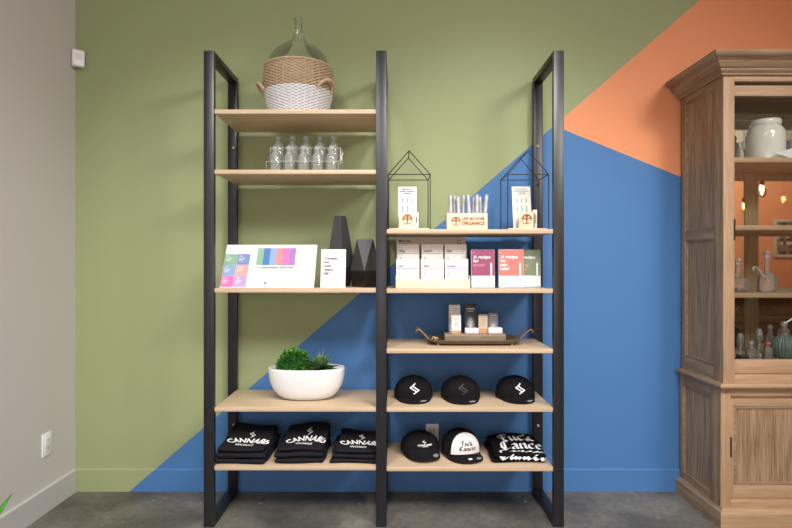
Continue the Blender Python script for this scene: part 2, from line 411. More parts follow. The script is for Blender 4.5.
# ------------------------------------------------------------------ display cabinet
CX0, CX1, CY = 1.590, 2.600, 2.62; CR = 3.007
cab = thing('display_cabinet', 'weathered oak display cabinet with glazed upper door standing at the right', 'cabinet', (2.04, 2.82, 0))
def mitre(mb, prof, m_f, m_s):
    """moulding swept round left side, front, right side: prof = (projection, z) relative to the body box"""
    for (p0, z0), (p1, z1) in zip(prof, prof[1:]):
        a = lambda p, z: [(CX0-p, CR, z), (CX0-p, CY-p, z), (CX1+p, CY-p, z), (CX1+p, CR, z)]
        A, B = a(p0, z0), a(p1, z1)
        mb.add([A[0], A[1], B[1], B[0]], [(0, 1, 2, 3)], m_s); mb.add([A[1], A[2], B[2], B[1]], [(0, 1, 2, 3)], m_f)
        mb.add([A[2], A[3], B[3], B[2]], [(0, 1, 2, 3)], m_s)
    (pb, zb), (pt, ztp) = prof[0], prof[-1]
    for p, z in ((pb, zb), (pt, ztp)): mb.add([(CX0-p, CR, z), (CX0-p, CY-p, z), (CX1+p, CY-p, z), (CX1+p, CR, z)], [(0, 1, 2, 3)], m_f)
    return mb
cor = [(0, 2.187), (.012, 2.187), (.013, 2.195), (.020, 2.200), (.027, 2.206), (.027, 2.213), (.032, 2.215), (.043, 2.226), (.050, 2.238),
       (.054, 2.246), (.061, 2.248), (.063, 2.252), (.072, 2.255), (.082, 2.262), (.087, 2.270), (.088, 2.276), (.085, 2.283), (.02, 2.283)]
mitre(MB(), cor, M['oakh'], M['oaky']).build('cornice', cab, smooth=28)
# upper carcass sides: framed panels
def side_frame(mb, x, sgn, y0, y1, z0, z1, panels, yp0, yp1, th=.022):
    xa, xb = (x, x+th) if sgn > 0 else (x-th, x)
    mb.box(xa, xb, y0, yp0, z0, z1, M['oakv'], .001); mb.box(xa, xb, yp1, y1, z0, z1, M['oakv'], .001)
    zz = z0
    for (a, b) in panels:
        mb.box(xa, xb, yp0, yp1, zz, a, M['oaky']); zz = b
    mb.box(xa, xb, yp0, yp1, zz, z1, M['oaky'])
    for (a, b) in panels:
        rx = (x+.010, x+.016) if sgn > 0 else (x-.016, x-.010)
        mb.box(rx[0], rx[1], yp0, yp1, a, b, M['oakv'])
        bx = (x+.003, x+.011) if sgn > 0 else (x-.011, x-.003)
        for q in ((yp0, yp0+.010, a, b), (yp1-.010, yp1, a, b), (yp0+.01, yp1-.01, a, a+.010), (yp0+.01, yp1-.01, b-.010, b)):
            mb.box(bx[0], bx[1], q[0], q[1], q[2], q[3], M['oaky'], .002)
    return mb
UP = [(.765, 1.401), (1.446, 2.152)]
side_frame(MB().box(CX0, CX0+.003, CY+.0006, CY+.0305, .69, 2.19, M['oakv']), CX0, 1, CY+.0305, CR, .69, 2.19, UP, 2.698, 2.963).build('side_panel', cab)  # thin strip of darker oak paints shade onto the face frame's side
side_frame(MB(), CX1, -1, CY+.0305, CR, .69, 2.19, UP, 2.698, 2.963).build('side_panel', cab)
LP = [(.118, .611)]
side_frame(MB().box(CX0-.008, CX0-.005, CY+.0076, CY+.0375, .08, .665, M['oakv']), CX0-.008, 1, CY+.0375, CR, .06, .668, LP, 2.714, 2.972).build('side_panel', cab)  # same darker strip below, shade put into the wood colour
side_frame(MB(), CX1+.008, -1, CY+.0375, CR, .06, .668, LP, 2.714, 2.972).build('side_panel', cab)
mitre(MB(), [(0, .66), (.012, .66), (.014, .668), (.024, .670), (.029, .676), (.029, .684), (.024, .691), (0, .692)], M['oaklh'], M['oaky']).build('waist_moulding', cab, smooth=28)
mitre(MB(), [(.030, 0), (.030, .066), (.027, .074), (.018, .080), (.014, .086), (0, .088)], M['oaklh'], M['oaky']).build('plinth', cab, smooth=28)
# upper front frame
ST = X(734.6, CY)
ff = MB()
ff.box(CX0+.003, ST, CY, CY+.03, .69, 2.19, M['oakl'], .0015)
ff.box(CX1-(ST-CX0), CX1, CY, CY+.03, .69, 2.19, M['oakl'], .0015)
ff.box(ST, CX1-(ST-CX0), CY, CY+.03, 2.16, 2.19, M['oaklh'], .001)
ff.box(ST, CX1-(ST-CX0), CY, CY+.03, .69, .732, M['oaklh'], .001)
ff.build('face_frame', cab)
top = MB(); top.box(CX0+.022, CX1-.022, CY+.03, CR, 2.165, 2.187, M['innerwood']); top.build('top_board', cab)
MB().box(CX0+.022, CX1-.022, CY+.055, 2.998, .765, .790, M['oaklh']).build('bottom_board', cab)
ud = MB(); e0, e1 = ST+.001, CX1-(ST-CX0)-.001; DY = CY+.024
gw = .010
ud.box(e0, e0+gw, DY, DY+.024, .734, 2.147, M['oakl'], .001); ud.box(e1-gw, e1, DY, DY+.024, .734, 2.147, M['oakl'], .001)
ud.box(e0+gw, e1-gw, DY, DY+.024, 2.096, 2.147, M['oaklh'], .001); ud.box(e0+gw, e1-gw, DY, DY+.024, .734, .802, M['oaklh'], .001)
udo = ud.build('door', cab)
MB().box(e0+gw, e1-gw, DY+.009, DY+.013, .802, 2.096, M['pane']).build('glass_pane', udo)
MB().tube([(ST-.001, CY-.002, Z(240, CY)), (ST-.001, CY-.002, Z(219, CY))], .0035, M['hinge'], 10).build('hinge', udo)
MB().tube([(ST-.001, CY-.002, Z(345, CY)), (ST-.001, CY-.002, Z(325, CY))], .0035, M['hinge'], 10)
ZA, ZB, ZC = 1.800, 1.463, 1.127
for z in (ZA, ZB, ZC): MB().box(CX0+.024, CX1-.024, 2.675, 2.978, z-.024, z, M['oaklh'], .002).build('shelf', cab)
mr = MB().box(CX0+.024, CX1-.024, 2.985, 2.992, .792, 2.163, M['mirror']).build('mirror_back', cab)
MB().box(1.930, 2.005, 2.980, 2.9845, .792, 1.774, M['innerwood']).build('rear_upright', mr)
# lower front
SX = X(731, CY+.007); L0 = CX0-.008; L1 = CX1+.008; LY = CY+.007
lf = MB()
lf.box(L0+.003, SX, LY, LY+.03, .08, .665, M['oakl'], .0015); lf.box(L1-(SX-L0), L1, LY, LY+.03, .08, .665, M['oakl'], .0015)
lf.box(SX, L1-(SX-L0), LY, LY+.03, .626, .665, M['oaklh'], .001); lf.box(SX, L1-(SX-L0), LY, LY+.03, .08, .122, M['oaklh'], .001)
lf.build('face_frame', cab)
MB().box(L0+.022, L1-.022, LY+.03, 2.995, .1, .12, M['innerwood']).build('bottom_board', cab)
ld = MB(); d0, d1 = SX+.001, L1-(SX-L0)-.001; QY = LY+.014; z0, z1 = .124, .624; sw = .020; rt = .05; rb = .062
ld.box(d0, d0+sw, QY, QY+.02, z0, z1, M['oakl'], .001); ld.box(d1-sw, d1, QY, QY+.02, z0, z1, M['oakl'], .001)
ld.box(d0+sw, d1-sw, QY, QY+.02, z1-rt, z1, M['oaklh'], .001); ld.box(d0+sw, d1-sw, QY, QY+.02, z0, z0+rb, M['oaklh'], .001)
ldo = ld.build('door', cab)
lp = MB(); lp.box(d0+sw, d1-sw, QY+.010, QY+.016, z0+rb, z1-rt, M['oakv'])
for q in ((d0+sw, d0+sw+.016, z0+rb, z1-rt), (d1-sw-.016, d1-sw, z0+rb, z1-rt), (d0+sw+.016, d1-sw-.016, z0+rb, z0+rb+.014), (d0+sw+.016, d1-sw-.016, z1-rt-.014, z1-rt)):
    lp.box(q[0], q[1], QY+.004, QY+.0105, q[2], q[3], M['oakh'], .003)
lp.build('door_panel', ldo)
MB().tube([(SX-.001, LY-.002, Z(457, LY)), (SX-.001, LY-.002, Z(437, LY))], .0035, M['hinge'], 10).build('hinge', ldo)

# contents of the cabinet
jx, jy = X(765.3, 2.80), 2.80
jar = thing('ceramic_jar', 'glossy white ceramic jar with lid on the top shelf inside the oak cabinet', 'jar', (jx, jy, ZA))
MB().lathe([(0, 0), (.080, 0), (.086, .006), (.089, .03), (.089, .135), (.084, .160), (.074, .176), (.066, .184), (.064, .19)], (jx, jy, ZA), M['jarwhite'], 48).build('body', jar)
MB().lathe([(.0645, .184), (.070, .186), (.072, .19), (.072, .207), (.068, .214), (.05, .218), (0, .220)], (jx, jy, ZA), M['jarwhite'], 48).build('lid', jar)
m = MB(); m.lathe([(0, .001), (.02, 0), (.024, .004), (.024, .07), (.01, .085), (.01, .115), (.013, .12)], (X(740.5, 2.86), 2.86, ZA), M['glass'], 24)
tag(m.build('glass_bottle', loc=(X(740.5, 2.86), 2.86, ZA)), 'small clear glass bottle left of the white ceramic jar', 'bottle')
m = MB(); m.lathe([(0, .001), (.03, 0), (.034, .01), (.034, .10), (.028, .125), (.028, .13)], (X(792, 2.88), 2.88, ZA), M['greyc'], 24)
tag(m.build('grey_jar', loc=(X(792, 2.88), 2.88, ZA)), 'dark grey jar right of the white ceramic jar, cut by the frame', 'jar')
m = MB(); f = planefn((X(776, 2.675), 2.69, ZA), (1, .1, 0), (0, 0, 1))
m.add([f(0, .024, 0), f(.14, .062, 0), f(.14, 0, 0), f(.09, 0, 0), f(0, .024, .003), f(.14, .062, .003), f(.14, 0, .003), f(.09, 0, .003)],
      [(0, 1, 2, 3), (7, 6, 5, 4), (0, 4, 5, 1), (1, 5, 6, 2), (2, 6, 7, 3), (3, 7, 4, 0)], M['white'])
tag(m.build('white_wedge', loc=(X(776, 2.69)+.05, 2.69, ZA)), 'white pointed wedge on the top cabinet shelf beside the jar', 'card')  # thin pointed white plate at the shelf front

def decanter(x, y, z, label, base, hgt=1, group='glass vessels in the cabinet'):
    t = thing('glass_decanter', label, 'decanter', (x, y, z), group)
    m = MB(); m.lathe([(0, .002), (.040, 0), (.046, .006), (.047, .05), (.043, .08*hgt), (.018, .098*hgt), (.013, .11*hgt), (.013, .165*hgt), (.017, .17*hgt)], (x, y, z), M['glass'], 28); m.build('body', t)
    m = MB(); m.lathe([(.0, .168*hgt), (.012, .168*hgt), (.016, .18*hgt), (.010, .19*hgt), (.016, .2*hgt), (.012, .213*hgt), (0, .216*hgt)], (x, y, z), M['acrylic'], 20); m.build('stopper', t)
    if base: m = MB(); m.lathe([(0, .003), (.036, .003), (.038, .018), (0, .019)], (x, y, z), M['vase'], 24); m.build('dark_filling', t)
    m = MB(); m.tube([(x-.022, y-.01, z+.09), (x+.022, y-.012, z+.02)], .004, M['kraftdark'], 8); m.build('wooden_stick', t)
    return t
decanter(X(738, 2.80), 2.80, ZC, 'clear glass decanter with dark base at the left end of the middle cabinet shelf', True, .8)
d = decanter(X(767, 2.80), 2.80, ZC, 'clear stoppered glass decanter with curled spout on the middle cabinet shelf', False, 1)
x, y = X(767, 2.80), 2.80
pts = [(x-.03-.010*i*.6, y-.02, ZC+.07+.012*i) for i in range(4)]+[(x-.075+.012*math.cos(a), y-.02, ZC+.118+.012*math.sin(a)) for a in (0, .8, 1.6, 2.4, 3.2, 4.0)]
MB().tube(pts, [.008, .007, .006, .005]+[.005]*6, M['acrylic'], 10).build('spout', d)
def trinket(px, Y, h, label, kind):
    x, z = X(px, Y), .790
    t = thing('glass_ornament', label, 'ornament', (x, Y, z), 'glass ornaments on the cabinet floor')
    m = MB()
    if kind == 0: pr = [(0, .001), (.02, 0), (.022, .01), (.01, .03), (.008, h*.55), (.016, h*.62), (.018, h*.8), (.01, h)]
    elif kind == 1: pr = [(0, .001), (.024, 0), (.026, .012), (.026, h*.5), (.012, h*.66), (.010, h*.8)]
    else: pr = [(0, .001), (.018, 0), (.02, .02), (.02, h*.7), (.02, h*.72)]
    m.lathe(pr, (x, Y, z), M['glass'], 20); m.build('body', t)
    m = MB(); m.lathe([(0, h*.78), (.010, h*.8), (.014, h*.88), (.010, h*.97), (0, h)], (x, Y, z), M['acrylic'] if kind != 2 else M['coral'], 16); m.build('knob', t)
    return t
trinket(740, 2.74, .13, 'slim glass ornament nearest the left edge of the cabinet floor', 0)
trinket(751, 2.72, .095, 'short glass bottle on the cabinet floor, left of the waisted ornament', 1)
trinket(759, 2.76, .15, 'waisted glass ornament standing in the middle of the cabinet floor', 0)
trinket(768, 2.72, .09, 'small glass with coral red knob beside the teal ribbed vase', 2)
trinket(770, 2.90, .16, 'tall glass ornament behind the teal ribbed vase', 1)
m = MB(); m.box(X(740, 2.70), X(748, 2.70), 2.69, 2.73, .790, .812, M['vase'], .003)
tag(m.build('black_block', loc=(X(744, 2.70), 2.71, .79)), 'small black block at the left front of the cabinet floor', 'block')
vx, vy = X(784, 2.76), 2.76
tv = thing('ribbed_vase', 'teal ribbed round vase with metal neck on the cabinet floor', 'vase', (vx, vy, .79))
MB().lathe([(0, 0), (.030, 0), (.042, .018), (.052, .048), (.052, .068), (.042, .098), (.026, .116), (.024, .12)], (vx, vy, .79), M['teal'], 96, rad=lambda a, z: 1+.10*abs(math.cos(a*11))).build('body', tv)
MB().lathe([(.026, .115), (.030, .12), (.022, .128), (.028, .14), (.018, .15), (.012, .158)], (vx, vy, .79), M['wiresilver'], 28).build('neck', tv)
m = MB(); m.lathe([(0, .156), (.012, .16), (.017, .172), (.012, .185), (0, .19)], (vx, vy, .79), M['acrylic'], 20); m.build('glass_ball', tv)
MB().tube([(vx+.006, vy, .79+.178), (vx+.07, vy-.01, .79+.225)], .005, M['wiresilver'], 8).build('spout', tv)

# ------------------------------------------------------------------ wall fittings
o = thing('motion_sensor', 'small white motion sensor in the upper left wall corner', 'sensor', (-1.772, 3.0, 2.41))
R = Matrix.Translation((-1.768, 2.995, 2.41)) @ Matrix.Rotation(math.radians(40), 4, 'Z')
MB().box(-.031, .031, -.025, .012, -.046, .046, M['plate'], .008, R).build('housing', o)
MB().box(-.014, .014, -.028, -.0245, -.012, .02, M['white'], .001, R).build('lens', o)
def outlet(loc, rot, label, switch=False):
    t = thing('wall_outlet', label, 'outlet', loc)
    R = Matrix.Translation(loc) @ Matrix.Rotation(rot, 4, 'Z')
    MB().box(-.036, .036, -.006, 0, -.058, .058, M['plate'], .002, R).build('cover_plate', t)
    if switch:
        MB().box(-.017, .017, -.0085, -.006, -.034, .034, M['white'], .001, R).build('socket_insert', t)
        zs = (-.018, .018)
    else:
        zs = (-.022, .022)
        for q in zs: MB().box(-.017, .017, -.008, -.006, q-.014, q+.014, M['white'], .001, R).build('socket_insert', t)
    for q in zs:
        m = MB(); m.box(-.008, -.006, -.0090, -.0083, q-.002, q+.007, M['slot'], 0, R); m.box(.006, .008, -.0090, -.0083, q-.002, q+.007, M['slot'], 0, R)
        m.build('slots', t)
outlet((LX, 2.768, .346), PI/2, 'white wall outlet low on the grey left wall', True)
outlet((X(432.2, WY), WY, .318), 0, 'white wall outlet on the blue wall behind the lower caps')

# ------------------------------------------------------------------ demijohn in basket
bx, by, bz = X(298.6, 2.79), 2.79, SL['a']
bk = thing('wicker_basket', 'round wicker basket, natural above and white below, on the top left shelf', 'basket', (bx, by, bz))
def weave(mb, prof, m, rowh=.0072, nst=30, rt=.0035, wob=.0032):
    z0, z1 = prof[0][1], prof[-1][1]
    n = int((z1-z0)/rowh)
    def rad(z):
        for (r0, a), (r1, b) in zip(prof, prof[1:]):
            if z <= b: return r0+(r1-r0)*(z-a)/(b-a)
        return prof[-1][0]
    for i in range(n+1):
        z = z0+(z1-z0)*i/n; r = rad(z); L = nst*4
        mb.tube([(bx+(r+wob*math.cos(2*PI*k/4+PI*i))*math.cos(2*PI*k/L), by+(r+wob*math.cos(2*PI*k/4+PI*i))*math.sin(2*PI*k/L), bz+z) for k in range(L)], rt, m, 5, closed=True)
    for s_ in range(nst):
        a = 2*PI*(s_+.25)/nst
        mb.tube([(bx+(rad(z)-.001)*math.cos(a), by+(rad(z)-.001)*math.sin(a), bz+z) for z in [z0+(z1-z0)*j/6 for j in range(7)]], .0032, m, 5)
pw = [(.1445, .005), (.158, .07), (.172, .128)]
pn = [(.173, .136), (.177, .175), (.174, .22), (.167, .256)]
m = MB(); weave(m, pw, M['wickerw']); m.lathe([(0, .002), (.138, .002), (.153, .07), (.167, .13)], (bx, by, bz), M['wickerinw'], 48); m.build('white_weave', bk, smooth=60)
m = MB(); weave(m, pn, M['wicker'], wob=.0034); m.lathe([(.168, .13), (.172, .175), (.168, .22), (.162, .256)], (bx, by, bz), M['wickerin'], 48)
for ph in (0, PI):   # plaited rim
    m.tube([(bx+(.168+.0035*math.cos(k*PI/3+ph))*math.cos(2*PI*k/180), by+(.168+.0035*math.cos(k*PI/3+ph))*math.sin(2*PI*k/180), bz+.259+.003*math.sin(k*PI/3+ph)) for k in range(180)], .0048, M['wicker'], 6, closed=True)
m.build('natural_weave', bk, smooth=60)
for sgn, tilt in ((-1, -.25), (1, -.55)):
    cx, cy = bx+sgn*.172*math.cos(tilt), by+.172*math.sin(tilt); pts = []
    tx, ty = -math.sin(tilt)*sgn, math.cos(tilt)
    for i in range(15):
        a = PI*i/14
        u = math.cos(a)*.052; out = math.sin(a)*.036; up = math.sin(a)*.040
        pts.append((cx+tx*u+sgn*math.cos(tilt)*out, cy+ty*u+math.sin(tilt)*out, bz+.128+up))
    mm = MB()
    for ph in (0, 2.1, 4.2):
        mm.tube([(p[0], p[1]+.004*math.cos(i*1.1+ph), p[2]+.004*math.sin(i*1.1+ph)) for i, p in enumerate(pts)], .0052, M['wicker'], 6)
    mm.build('handle', bk, smooth=60)
dz = bz-2.018
m = MB()
m.lathe([(0, 2.05), (.09, 2.045), (.125, 2.06), (.145, 2.11), (.154, 2.18), (.158, 2.25), (.1565, 2.295), (.150, 2.322), (.135, 2.350), (.112, 2.373), (.083, 2.394), (.055, 2.412), (.036, 2.430), (.027, 2.452), (.0225, 2.475), (.0205, 2.50), (.0195, 2.519), (.0245, 2.521), (.0255, 2.530), (.0235, 2.540), (.0175, 2.541), (.0165, 2.52), (.0185, 2.49)], (bx, by, dz), M['demi'], 56)
tag(m.build('glass_demijohn', loc=(bx, by, bz+.03), smooth=70), 'large clear glass demijohn with narrow neck sitting in the wicker basket', 'bottle')

# ------------------------------------------------------------------ ten bottles in a wire rack
zr = SL['b']; rk = thing('wire_bottle_rack', 'thin silver two-tier wire rack holding the glass bottles on the left shelf', 'rack', (X(303, 2.76), 2.76, zr))
y0, y1 = 2.682, 2.858; xa, xb = X(268.0, 2.72), X(339.5, 2.72); RZ = .076
m = MB(); r_ = .0016
for x in (xa, xb):
    m.tube([(x, y0, zr+.002), (x, y1, zr+.002)], r_, M['wiresilver'], 6); m.tube([(x, y0, zr+.002), (x, y0, zr+.055)], r_, M['wiresilver'], 6)
    m.tube([(x, y1, zr+.002), (x, y1, zr+.14)], r_, M['wiresilver'], 6); m.tube([(x, y0, zr+.055), (x, (y0+y1)/2, zr+.055), (x, (y0+y1)/2, zr+.14), (x, y1, zr+.14)], r_, M['wiresilver'], 6)
for (y, z) in ((y0, .002), (y0, .055), (y1, .002), (y1, .14), ((y0+y1)/2, .14), ((y0+y1)/2, RZ-.0025), (y1, RZ-.0025)):
    m.tube([(xa, y, zr+z), (xb, y, zr+z)], r_, M['wiresilver'], 6)
for i in range(11):
    x = xa+(xb-xa)*i/10; m.tube([(x, (y0+y1)/2, zr+RZ-.0025), (x, y1, zr+RZ-.0025)], .0012, M['wiresilver'], 5)
m.build('wire_frame', rk)
m = MB(); m.tube([(xb, y0+.05, zr+.13), (xb+.012, y0+.045, zr+.12), (xb+.016, y0+.04, zr+.10), (xb+.008, y0+.038, zr+.088), (xb+.013, y0+.036, zr+.07), (xb+.004, y0+.034, zr+.06)], .0018, M['wiresilver'], 6); m.build('wire_clip', rk)
bt = thing('swing_top_bottle', '', 'bottle', (0, 0, 0), 'small clear glass bottles in the wire rack')
m = MB(); m.lathe([(0, .002), (.026, .001), (.030, .006), (.030, .078), (.027, .090), (.018, .098), (.0135, .104), (.0135, .114), (.0155, .116), (.0155, .12)], (0, 0, 0), M['glass'], 28); m.build('body', bt, False)
m = MB(); m.lathe([(0, .112), (.0125, .112), (.0155, .121), (.016, .128), (.014, .134), (0, .136)], (0, 0, 0), M['acrylic'], 20)
m.tube([(-.016, 0, .108), (-.019, 0, .122), (0, -.002, .137), (.019, 0, .122), (.016, 0, .108)], .0012, M['wiresilver'], 5); m.build('stopper', bt, False)
pos = [(X(px, 2.72), 2.722, zr+.003) for px in (275.2, 289.2, 303.3, 317.3, 331.5)]+[(X(px, 2.81), 2.812, zr+RZ) for px in (278.4, 292.2, 306, 319.9, 333.7)]
nm = ['leftmost', 'second from left', 'middle', 'second from right', 'rightmost']
for i, p in enumerate(pos):
    b_ = bt if i == 0 else copytree(bt)
    b_.location = p; b_['label'] = 'clear glass bottle, %s of the %s row in the wire rack' % (nm[i % 5], 'front lower' if i < 5 else 'raised rear')
    b_.rotation_euler = (0, 0, random.uniform(-.3, .3))

# ------------------------------------------------------------------ third left shelf: mat, card, vases
zc = SL['c']
ex = thing('tabletop_display_board', 'wide white leaning information board with coloured panels on the third left shelf', 'display board', (X(266, 2.70), 2.70, zc))
vx_ = Vector((0, .12, .216)).normalized()
fn = planefn((X(219.5, 2.65), 2.65, zc+.001), (1, 0, 0), vx_)
kk = 2.65/FPX; Wd = (313.8-219.5)*kk; H = .246
w1 = 26.8*kk; w2 = 75*kk
lp = MB(); lp.slab(fn, w1, H, .003, M['white'])
cs = [['s_pink', 's_lpurp'], ['s_lblue', 's_peach'], ['s_green', 's_per']]
cw = (w1-.004)/2
for r in range(3):
    for c in range(2):
        u0 = .001+c*cw; v0 = .004+r*.0625
        lp.rect(fn, u0, u0+cw-.001, v0, v0+.0615, M[cs[r][c]])
        wd = [['arouse', 'relief'], ['calm', 'passion'], ['bliss', 'sleep']][r][c]
        lp.text(wd, fn, u0+.008, v0+.047, .0065, M['white'], off=.001, bold=.02)
        for q in range(3): lp.rect(fn, u0+.008, u0+.008+cw*(.5-.1*q), v0+.036-q*.008, v0+.0385-q*.008, M['white'], .0009)
lp.rect(fn, .016, w1-.02, .214, .2155, M['inkgrey']); lp.rect(fn, .016, w1-.035, .206, .2072, M['inkgrey'])
lp.build('left_panel', ex)
f2 = lambda u, v, off=0: fn(u+w1+.0008, v, off)
cp = MB(); W2 = w2-w1-.0016; cp.slab(f2, W2, H, .003, M['white'])
u0, u1 = .030, W2-.010
for i, c in enumerate(['s_green', 's_blue', 's_lblue', 's_coral', 's_pink', 's_purple']):
    cp.rect(f2, u0+(u1-u0)*i/6, u0+(u1-u0)*(i+1)/6, .126, .226, M[c])
cp.text('A Comprehensive Taste Table', f2, u0+.006, .108, .009, M['inkgrey'], wid=u1-u0-.012, bold=.05)
for r in range(7):
    for c in range(3): cp.rect(f2, u0+.004+c*.056, u0+.004+c*.056+.040-.006*((r*2+c) % 3), .094-r*.009, .0954-r*.009, M['kraft'])
cp.rect(f2, .016, u1-.02, .022, .0228, M['inkgrey']); cp.poly(f2, [(.082, .022), (.088, .034), (.096, .022)], M['ink'], .001)
cp.build('centre_panel', ex)
f3 = lambda u, v, off=0: fn(u+w2+.0008, v, off)
rp = MB(); W3 = Wd-w2-.001; rp.slab(f3, W3, H, .003, M['white'])
for r in range(9): rp.rect(f3, .02, .02+.03+.012*((r*3) % 4)/4, .205-r*.016, .2062-r*.016, M['kraft'])
rp.build('right_panel', ex)
m = MB(); q0 = fn(.22, .20, -.004); m.add([q0, q0+Vector((.05, 0, 0)), (q0.x+.05, 2.87, zc+.001), (q0.x, 2.87, zc+.001), q0+Vector((0, .003, 0)), q0+Vector((.05, .003, 0)), (q0.x+.05, 2.873, zc+.001), (q0.x, 2.873, zc+.001)],
      [(0, 1, 2, 3), (7, 6, 5, 4), (0, 4, 5, 1), (1, 5, 6, 2), (2, 6, 7, 3), (3, 7, 4, 0)], M['white']); m.build('back_strut', ex)
# card
cf = planefn((X(320.3, 2.655), 2.655, zc+.001), (1, 0, 0), Vector((0, .04, .19)))
m = MB(); m.slab(cf, .123, .194, .003, M['white'])
for i, t in enumerate(['"Cannabis', 'that', 'could', 'replace', 'pills."']): m.text(t, cf, .014, .142-i*.019, .0115, M['inkgrey'], bold=.05)
m.rect(cf, .014, .05, .035, .0362, M['inkgrey']); m.rect(cf, .092, .112, .066, .067, M['inkgrey']); m.rect(cf, .100, .102, .075, .088, M['inkgrey'])
m.text('s', cf, .014, .168, .006, M['inkgrey'])
x = X(333, 2.67)
m.add([(x-.02, 2.69, zc+.12), (x+.02, 2.69, zc+.12), (x+.02, 2.745, zc+.001), (x-.02, 2.745, zc+.001)], [(0, 1, 2, 3)], M['white'])
tag(m.build('quote_card', loc=(x, 2.67, zc)), 'upright white card with grey quotation in front of the tall black vase', 'card')
def facet(name, label, x, y, z, rings, mats):
    m = MB(); n = len(rings[0][2]) if isinstance(rings[0][2], list) else rings[0][3]
    idx = []
    for r, zz, rot, n in rings:
        idx.append([(x+r*math.cos(rot+2*PI*k/n), y+r*math.sin(rot+2*PI*k/n), z+zz) for k in range(n)])
    for i in range(len(rings)-1):
        A, B = idx[i], idx[i+1]; n = len(A); same = abs(rings[i][2]-rings[i+1][2]) < 1e-6
        for k in range(n):
            if same: m.add([A[k], A[(k+1) % n], B[(k+1) % n], B[k]], [(0, 1, 2, 3)], mats[i])
            else:
                m.add([A[k], A[(k+1) % n], B[k]], [(0, 1, 2)], mats[i]); m.add([A[(k+1) % n], B[(k+1) % n], B[k]], [(0, 1, 2)], mats[i])
    m.add(idx[0], [tuple(range(len(idx[0])))[::-1]], mats[0])
    # open mouth with a recessed inner wall
    r, zz, rot, n = rings[-1]; top_ = idx[-1]; inn = [(x+(p[0]-x)*.8, y+(p[1]-y)*.8, p[2]) for p in top_]; low = [(p[0], p[1], p[2]-.04) for p in inn]
    for k in range(n):
        j = (k+1) % n; m.add([top_[k], top_[j], inn[j], inn[k]], [(0, 1, 2, 3)], mats[-1]); m.add([inn[k], inn[j], low[j], low[k]], [(0, 1, 2, 3)], M['vasedark'])
    m.add(low, [tuple(range(n))], M['vasedark'])
    return tag(m.build(name, loc=(x, y, z), smooth=None), label, 'vase')
rot = -PI/2+.25
facet('faceted_vase', 'tall matt black faceted vase behind the white quote card', X(340, 2.83), 2.83, zc,
      [(.048, 0, rot, 5), (.080, .10, rot, 5), (.032, .368, rot, 5)], [M['vase'], M['vase']])
facet('faceted_vase', 'short matt black triangular-faceted vase beside the middle post', X(365.3, 2.745), 2.745, zc,
      [(.066, 0, -PI/2, 4), (.078, .083, -PI/2, 4), (.056, .243, -PI/2+PI/4, 4)], [M['vasedark'], M['vase']])

# ------------------------------------------------------------------ bowl planter
zd = SL['d']; px_, py_ = X(306.8, 2.785), 2.785
pl = thing('bowl_planter', 'white oval bowl planted with green succulents on the fourth left shelf', 'planter', (px_, py_, zd))
def oval(mb, prof, m, n=64):
    vs_ = []; fs = []
    for a_, b_, z in prof:
        for k in range(n):
            t = 2*PI*k/n; c, s_ = math.cos(t), math.sin(t); e = .86
            vs_.append((px_+a_*math.copysign(abs(c)**e, c), py_+b_*math.copysign(abs(s_)**e, s_), zd+z))
    for i in range(len(prof)-1):
        for k in range(n): fs.append((i*n+k, i*n+(k+1) % n, (i+1)*n+(k+1) % n, (i+1)*n+k))
    fs.append(tuple(range(n))[::-1]); fs.append(tuple((len(prof)-1)*n+k for k in range(n)))
    mb.add(vs_, fs, m)
bp_ = []
for i in range(13):
    t = i/12; c = math.sin(t*PI/2)
    s1 = math.sqrt(max(0, 1-(1-t)**2.3))
    bp_.append((.098+.098*s1**1.15, .052+.050*s1, .158*t))
m = MB(); oval(m, bp_+[(.194, .1005, .161), (.189, .096, .162), (.186, .093, .158), (.18, .088, .135)], M['whiteg']); m.build('bowl', pl)
m = MB(); oval(m, [(.176, .085, .136), (.183, .090, .142), (.1, .05, .15)], M['soil']); m.build('soil', pl)
def leaf(mb, p, d, L, W, m, up=Vector((0, 0, 1)), bend=.2, curl=.3):
    d = Vector(d).normalized(); s_ = d.cross(up)
    if s_.length < 1e-4: s_ = Vector((1, 0, 0))
    s_.normalize(); nn = s_.cross(d); p = Vector(p); vs_ = []
    prof = ((0, .25), (.25, .85), (.5, 1), (.75, .7), (1, .03))
    for t, ww in prof:
        c = p+d*L*t-up*bend*L*t*t
        vs_ += [c-s_*W*ww/2+nn*curl*W*ww*.4, c, c+s_*W*ww/2+nn*curl*W*ww*.4]
    fs = []
    for i in range(4):
        a = i*3; fs += [(a, a+1, a+4, a+3), (a+1, a+2, a+5, a+4)]
    mb.add(vs_, fs, m)
rnd = random.Random(3)
m = MB(); c0 = Vector((X(294.5, 2.78), 2.78, zd+.145))
for i in range(3000):
    th = rnd.uniform(0, 2*PI); ph = math.acos(rnd.uniform(-.3, 1)); r = rnd.uniform(.5, 1)**.5*1.02
    bump = 1+.13*noise.noise(Vector((math.cos(th)*math.sin(ph), math.sin(th)*math.sin(ph), math.cos(ph)))*3.2)
    n_ = Vector((math.cos(th)*math.sin(ph), math.sin(th)*math.sin(ph), math.cos(ph)))
    p = c0+Vector((n_.x*.090, n_.y*.070, n_.z*.110))*r*bump
    d = (n_+Vector((rnd.uniform(-.8, .8), rnd.uniform(-.8, .8), rnd.uniform(-.5, .8)))).normalized()
    leaf(m, p, d, rnd.uniform(.010, .016), rnd.uniform(.009, .013), M['leafg'])
m.build('bushy_foliage', pl, smooth=180)
